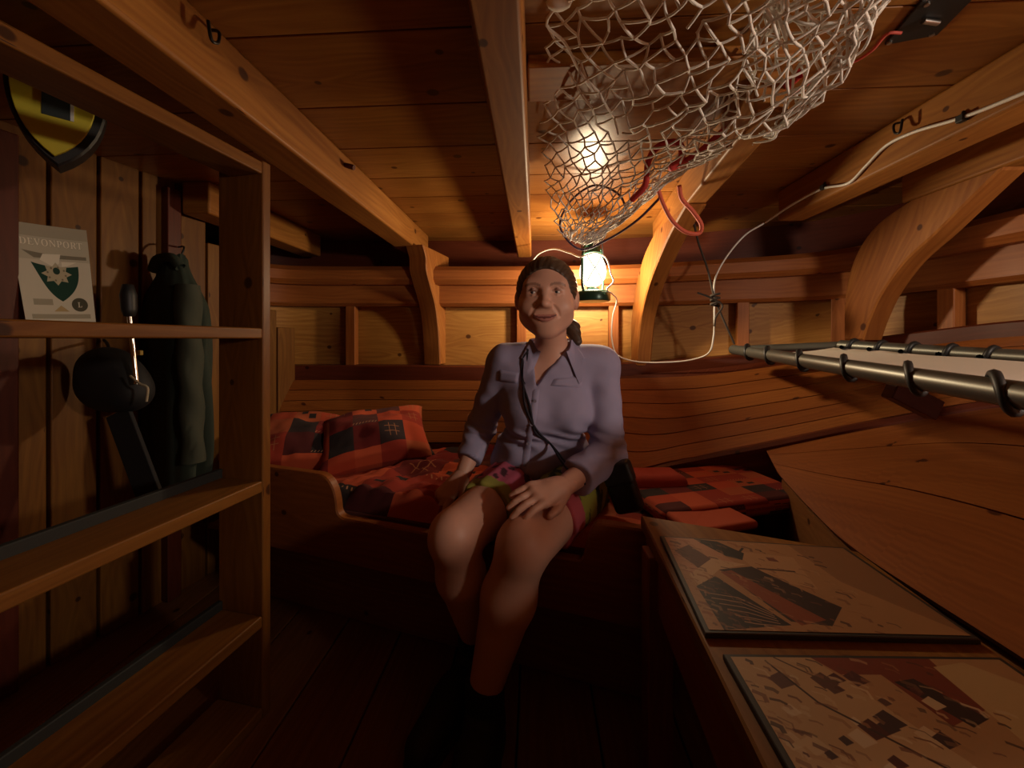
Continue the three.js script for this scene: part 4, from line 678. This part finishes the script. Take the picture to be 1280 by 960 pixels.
  // ---- hair: cap pulled back into a low ponytail
  const hairF = (X, Y, Z) => {
    const [x, y, z] = toHead(X, Y, Z), st = 0.0007 * Math.sin((Math.atan2(x, y + 0.02) * 40) + 6 * z / 0.05) + 0.0025 * Math.exp(-((Math.abs(x) - 0.012) ** 2) / 0.00012) * (z > 0 ? 1 : 0);
    let d = ell([0, 0.022, -0.016], [0.084, 0.1, 0.1])(x, y, z) - st; d = smin(d, ell([0, -0.03, -0.06], [0.07, 0.075, 0.05])(x, y, z) - st, 0.03);
    d = smax(d, -ell([0, -0.026, 0.085], [0.074, 0.1, 0.088])(x, y, z), 0.008); d = smax(d, -ell([0, -0.075, 0.02], [0.12, 0.075, 0.055])(x, y, z), 0.01);
    const tail = Math.min(cone([0.02, -0.05, -0.095], [0.068, -0.09, -0.085], 0.025, 0.026)(x, y, z), smin(cone([0.068, -0.09, -0.085], [0.085, -0.135, -0.06], 0.026, 0.013)(x, y, z), 1, 0.01)) - st; return smin(d, tail, 0.012);
  };
  const hg = surfaceNet(hairF, [hc[0] - 0.13, hc[1] - 0.17, hc[2] - 0.16], [hc[0] + 0.13, hc[1] + 0.15, hc[2] + 0.12], 0.003);
  paintVertices(hg, (X, Y, Z) => { const [x, y, z] = toHead(X, Y, Z), n = noise2(Math.atan2(x, y + 0.03) * 30, z * 25, 7); return [0.045 + 0.035 * n, 0.026 + 0.02 * n, 0.015 + 0.012 * n]; });
  part(t, 'hair', world(hg), new THREE.MeshStandardMaterial({ vertexColors: true, roughness: 0.55 }), 'dark brown hair tied back');
  // ---- shirt
  const cuffL = mix(j.elL, j.wrL, 0.78), cuffR = mix(j.elR, j.wrR, 0.72);
  const shirtOuter = join([ell(add(j.pelvis, [0, 0.04, 0.0]), [0.165, 0.115, 0.13]), ell(j.waist, [0.142, 0.12, 0.108]), ell(add(j.chest, [0, 0.012, 0]), [0.15, 0.145, 0.1]), ell(add(j.chest, [-0.06, -0.03, 0.06]), [0.066, 0.068, 0.062]), ell(add(j.chest, [0.062, -0.03, 0.06]), [0.068, 0.068, 0.062]),
    cone(j.shR, mix(j.shR, j.shL, 0.5), 0.058, 0.06), cone(j.shL, mix(j.shR, j.shL, 0.5), 0.06, 0.06), cone(mix(j.neck, j.shL, 0.2), mix(j.neck, j.shL, 0.85), 0.047, 0.05), cone(mix(j.neck, j.shR, 0.2), mix(j.neck, j.shR, 0.85), 0.047, 0.048)], 0.05);
  const sleeve = (s, e, c, r) => join([cone(s, e, r, r * 0.86), cone(e, c, r * 0.9, r * 0.78)], 0.02);
  const slL = sleeve(j.shL, j.elL, cuffL, 0.058), slR = sleeve(j.shR, j.elR, cuffR, 0.055);
  const cap = (e, c) => { const dx = c[0] - e[0], dy = c[1] - e[1], dz = c[2] - e[2], l = Math.hypot(dx, dy, dz); return (x, y, z) => ((x - c[0]) * dx + (y - c[1]) * dy + (z - c[2]) * dz) / l; };
  const capL = cap(j.elL, cuffL), capR = cap(j.elR, cuffR);
  const vTip = P(671, 484, 1.108), vTop = P(690, 420, 1.17);
  const vCut = join([cone(vTop, P(684, 444, 1.13), 0.06, 0.036), cone(P(683, 446, 1.125), vTip, 0.034, 0.006)], 0.012);
  const shirtF = (x, y, z) => {
    const fold = 0.0035 * Math.sin(x * 60 + y * 90 + 4 * Math.sin(y * 40)) * smooth(0.78, 0.6, y) + 0.004 * (noise2(x * 28 + 5, y * 30, 12) - 0.5) * 2;
    let d = shirtOuter(x, y, z), a = smax(slL(x, y, z), capL(x, y, z), 0.006), b = smax(slR(x, y, z), capR(x, y, z), 0.006);
    d = smin(d, a, 0.016); d = smin(d, b, 0.016); d += fold * 0.8;
    d = smax(d, -(y - 0.452 + 0.035 * Math.cos((x - 0.085) * 22)), 0.008);                              // hem
    d = smax(d, -vCut(x, y, z), 0.006);
    const vk = (y - 0.782) / 0.09; d = smax(d, -Math.max(Math.abs(x - lerp(0.071, 0.1, vk)) - 0.036 * vk, 0.9 * (0.782 - y), -(z + 1.165)), 0.004); return d;
  };
  const sg = surfaceNet(shirtF, [-0.28, 0.4, -1.48], [0.42, 1.0, -0.93], 0.0068);
  const cloth = new THREE.MeshPhysicalMaterial({ color: new THREE.Color().setRGB(0.33, 0.3, 0.45), roughness: 0.85, sheen: 0.3, sheenRoughness: 0.6 });
  part(t, 'shirt', world(sg), cloth, 'lavender button shirt');
  const front = (x, y) => { let z = -0.9, pz = z; for (; z > -1.4; z -= 0.006) { if (shirtF(x, y, z) < 0) break; pz = z; } let lo = z, hi = pz; for (let i = 0; i < 12; i++) { const m = (lo + hi) / 2; if (shirtF(x, y, m) < 0) lo = m; else hi = m; } return hi; };
  const pxy = (px, py, d = 1.12) => [(px - 640) / F * d, EYE - (py - HZ) / F * d];
  function patch(name, corners, off, mat, nu = 10, nv = 6) {        // corners in x,y: bottom left, bottom right, top right, top left
    const pos = [], ind = [], [A, B, Cc, D] = corners;
    for (let v = 0; v <= nv; v++) for (let u = 0; u <= nu; u++) { const a = lerp(A[0], B[0], u / nu), b = lerp(A[1], B[1], u / nu), c = lerp(D[0], Cc[0], u / nu), d = lerp(D[1], Cc[1], u / nu), x = lerp(a, c, v / nv), y = lerp(b, d, v / nv), edge = (u === 0 || u === nu || v === 0 || v === nv); pos.push(x, y, front(x, y) + (edge ? -0.003 : off)); }
    for (let v = 0; v < nv; v++) for (let u = 0; u < nu; u++) { const q = v * (nu + 1) + u; ind.push(q, q + 1, q + nu + 2, q, q + nu + 2, q + nu + 1); }
    const g = new THREE.BufferGeometry(); g.setAttribute('position', new THREE.Float32BufferAttribute(pos, 3)); g.setIndex(ind); g.computeVertexNormals(); return part(t, name, world(g), mat);
  }
  patch('pocket_flap', [pxy(686, 483), pxy(730, 487), pxy(733, 470), pxy(692, 473)], 0.006, cloth); patch('pocket_flap', [pxy(621, 480), pxy(648, 482), pxy(650, 466), pxy(622, 462)], 0.006, cloth);
  patch('placket', [pxy(648, 600), pxy(660, 600), pxy(676, 486), pxy(665, 484)], 0.004, cloth, 4, 24);
  for (const [px, py] of [[668, 500], [664, 528], [660, 556], [656, 582]]) { const [x, y] = pxy(px, py); part(t, 'button', world(new THREE.CylinderGeometry(0.005, 0.005, 0.003, 10).rotateX(Math.PI / 2).translate(x, y, front(x, y) + 0.005)), std(0.2, 0.18, 0.24, 0.4)); }
  { // collar: a standing strip round the neck folding out into two points
    const cx = (j.neck[0] + j.neckTop[0]) / 2, cz = j.neck[2] + 0.012, pos = [], ind = [], n = 40, m = 5;
    for (let i = 0; i <= n; i++) { const a = lerp(-2.72, 2.72, i / n), k = Math.abs(a) / 2.72, fr = smooth(0.72, 1, k), sg2 = Math.sign(a);
      for (let v = 0; v <= m; v++) { const q = v / m, hgt = lerp(0.06, 0.004, q), r = lerp(0.063, 0.094, q) + fr * 0.006;
        let x = cx + Math.sin(a) * r * 1.02, z = cz - Math.cos(a) * r * 0.95, y = 0.868 + hgt - 0.03 * fr - 0.012 * k;
        if (fr > 0) { x += sg2 * fr * lerp(0.008, 0.034, q); y -= fr * 0.04 * q; z += fr * 0.016; }
        const fz = front(x, y); if (k > 0.5 && fz > -1.3) z = lerp(z, fz + 0.005, smooth(0, 0.3, q) * smooth(0.5, 0.66, k));
        pos.push(x, y, z); } }
    for (let i = 0; i < n; i++) for (let v = 0; v < m; v++) { const q = i * (m + 1) + v; ind.push(q, q + 1, q + m + 2, q, q + m + 2, q + m + 1); }
    const g = new THREE.BufferGeometry(); g.setAttribute('position', new THREE.Float32BufferAttribute(pos, 3)); g.setIndex(ind); g.computeVertexNormals();
    const inner = g.clone(); { const p = inner.attributes.position, nn = inner.attributes.normal; for (let i = 0; i < p.count; i++) p.setXYZ(i, p.getX(i) - nn.getX(i) * 0.003, p.getY(i) - nn.getY(i) * 0.003, p.getZ(i) - nn.getZ(i) * 0.003); }
    part(t, 'collar', world(mergeGeometries([g, inner])), new THREE.MeshPhysicalMaterial({ color: cloth.color, roughness: 0.85, sheen: 0.3, side: THREE.DoubleSide }));
  }
  // ---- shorts with contrasting bands
  const hemR = mix(j.hipR, j.knR, 0.58), hemL = mix(j.hipL, j.knL, 0.62), shortR = cone(j.hipR, j.knR, 0.093, 0.067), shortL = cone(j.hipL, j.knL, 0.096, 0.068), cR = cap(j.hipR, hemR), cL = cap(j.hipL, hemL);
  const seat = ell(add(j.pelvis, [0, -0.005, 0]), [0.165, 0.1, 0.128]);
  const shortsF = (x, y, z) => { const w = 0.003 * Math.sin(x * 110 + y * 60 + z * 50); let d = seat(x, y, z), a = smax(shortR(x, y, z), cR(x, y, z), 0.006), b = smax(shortL(x, y, z), cL(x, y, z), 0.006); d = smin(d, a, 0.02); d = smin(d, b, 0.02); return d + w; };
  const hg2 = surfaceNet(shortsF, [-0.25, 0.34, -1.42], [0.36, 0.64, -0.84], 0.007);
  paintVertices(hg2, (x, y, z) => {
    const dr = shortR(x, y, z), dl = shortL(x, y, z), n = noise2(x * 45, z * 45 + y * 30, 21);
    if (dl < dr) { return cL(x, y, z) > -0.055 ? [0.5, 0.09, 0.12] : n > 0.6 ? [0.05, 0.07, 0.02] : [0.3, 0.3, 0.045]; }
    return cR(x, y, z) > -0.04 ? [0.3, 0.28, 0.05] : n > 0.62 ? [0.07, 0.02, 0.03] : [0.5, 0.1, 0.17];
  });
  part(t, 'shorts', world(hg2), new THREE.MeshStandardMaterial({ vertexColors: true, roughness: 0.9 }), 'pink and lime green patched shorts');
  // ---- socks and shoes
  const toeL = P(592, 938, 0.79), toeR = [-0.16, 0.05, -0.9];
  const foot = (an, toe, nm) => {
    const heel = [an[0] + (an[0] - toe[0]) * 0.15, 0.045, an[2] + (an[2] - toe[2]) * 0.25], tp = [toe[0] + (toe[0] - an[0]) * 0.6, 0.04, toe[2] + 0.07];
    const sock = (x, y, z) => Math.max(cone([an[0], 0.06, an[2]], add(an, [0, 0.06, 0]), 0.044, 0.046)(x, y, z), y - (an[1] + 0.028));
    part(t, 'sock', world(surfaceNet(sock, [an[0] - 0.08, 0.02, an[2] - 0.08], [an[0] + 0.08, 0.26, an[2] + 0.08], 0.007)), std(0.008, 0.008, 0.009, 0.9));
    const shoe = join([cone(heel, mix(heel, tp, 0.55), 0.042, 0.042), cone(mix(heel, tp, 0.5), tp, 0.046, 0.036), cone([an[0], 0.09, an[2]], [an[0], 0.06, an[2]], 0.045, 0.045)], 0.02), cut = (x, y, z) => smax(shoe(x, y, z), 0.012 - y, 0.004);
    const s = part(t, 'shoe', world(surfaceNet(cut, [Math.min(heel[0], tp[0]) - 0.08, -0.02, heel[2] - 0.1], [Math.max(heel[0], tp[0]) + 0.08, 0.18, tp[2] + 0.08], 0.007)), std(0.014, 0.011, 0.009, 0.7));
    const sole = (x, y, z) => Math.max(shoe(x, 0.03, z) - 0.004, y - 0.014, 0.001 - y);
    part(s, 'sole', world(surfaceNet(sole, [Math.min(heel[0], tp[0]) - 0.08, -0.008, heel[2] - 0.1], [Math.max(heel[0], tp[0]) + 0.08, 0.024, tp[2] + 0.08], 0.005)), std(0.03, 0.028, 0.026, 0.8));
    if (nm) part(s, 'toe_cap', world(surfaceNet((x, y, z) => smax(shoe(x, y, z) - 0.003, tp[2] - 0.006 - z, 0.004), [tp[0] - 0.08, 0.015, tp[2] - 0.03], [tp[0] + 0.08, 0.1, tp[2] + 0.06], 0.005)), std(0.16, 0.11, 0.05, 0.7), 'tan toe cap');
  };
  foot(j.anL, toeL, true); foot(j.anR, toeR, false);
  // ---- shoulder bag with its cord across the chest
  const bag = thing('shoulder_bag', 'small black shoulder bag on a twisted cord beside the woman', 'bag', C(0.29, 0.45, 1.06));
  const bg = new RoundedBoxGeometry(0.078, 0.135, 0.045, 3, 0.014).rotateZ(0.35).rotateY(-0.4); const bc = C(0.305, 0.515, 1.06); bg.translate(bc.x, bc.y, bc.z); part(bag, 'pouch', bg, std(0.008, 0.009, 0.008, 0.55));
  const fl = new RoundedBoxGeometry(0.082, 0.062, 0.05, 2, 0.012).rotateZ(0.35).rotateY(-0.4); fl.translate(bc.x - 0.012, bc.y + 0.037, bc.z); part(bag, 'flap', fl, std(0.012, 0.013, 0.012, 0.5));
  const strapPts = (o, ph) => { const path = [[660, 437], [656, 452], [655, 478], [659, 505], [664, 525], [672, 541], [688, 555], [704, 568], [716, 578]], out = [new THREE.Vector3(...P(668, 434, 1.27)), new THREE.Vector3(...P(656, 436, 1.22))]; path.forEach(([a, b], i) => { const w = 3.2 * Math.sin(i * 1.6 + ph), [x, y] = pxy(a + w, b + w * 0.4, 1.12); out.push(V(x, y, front(x, y) + o)); }); out.push(V(0.21, 0.575, -1.16), V(0.28, 0.565, -1.09)); return out; };
  for (const ph of [0, 2.6]) { const g = tube(strapPts(0.005, ph), 0.0032, 120, 6); part(bag, 'cord', world(g), std(0.015, 0.012, 0.02, 0.8)); }
}

renderer.render(scene, camera);
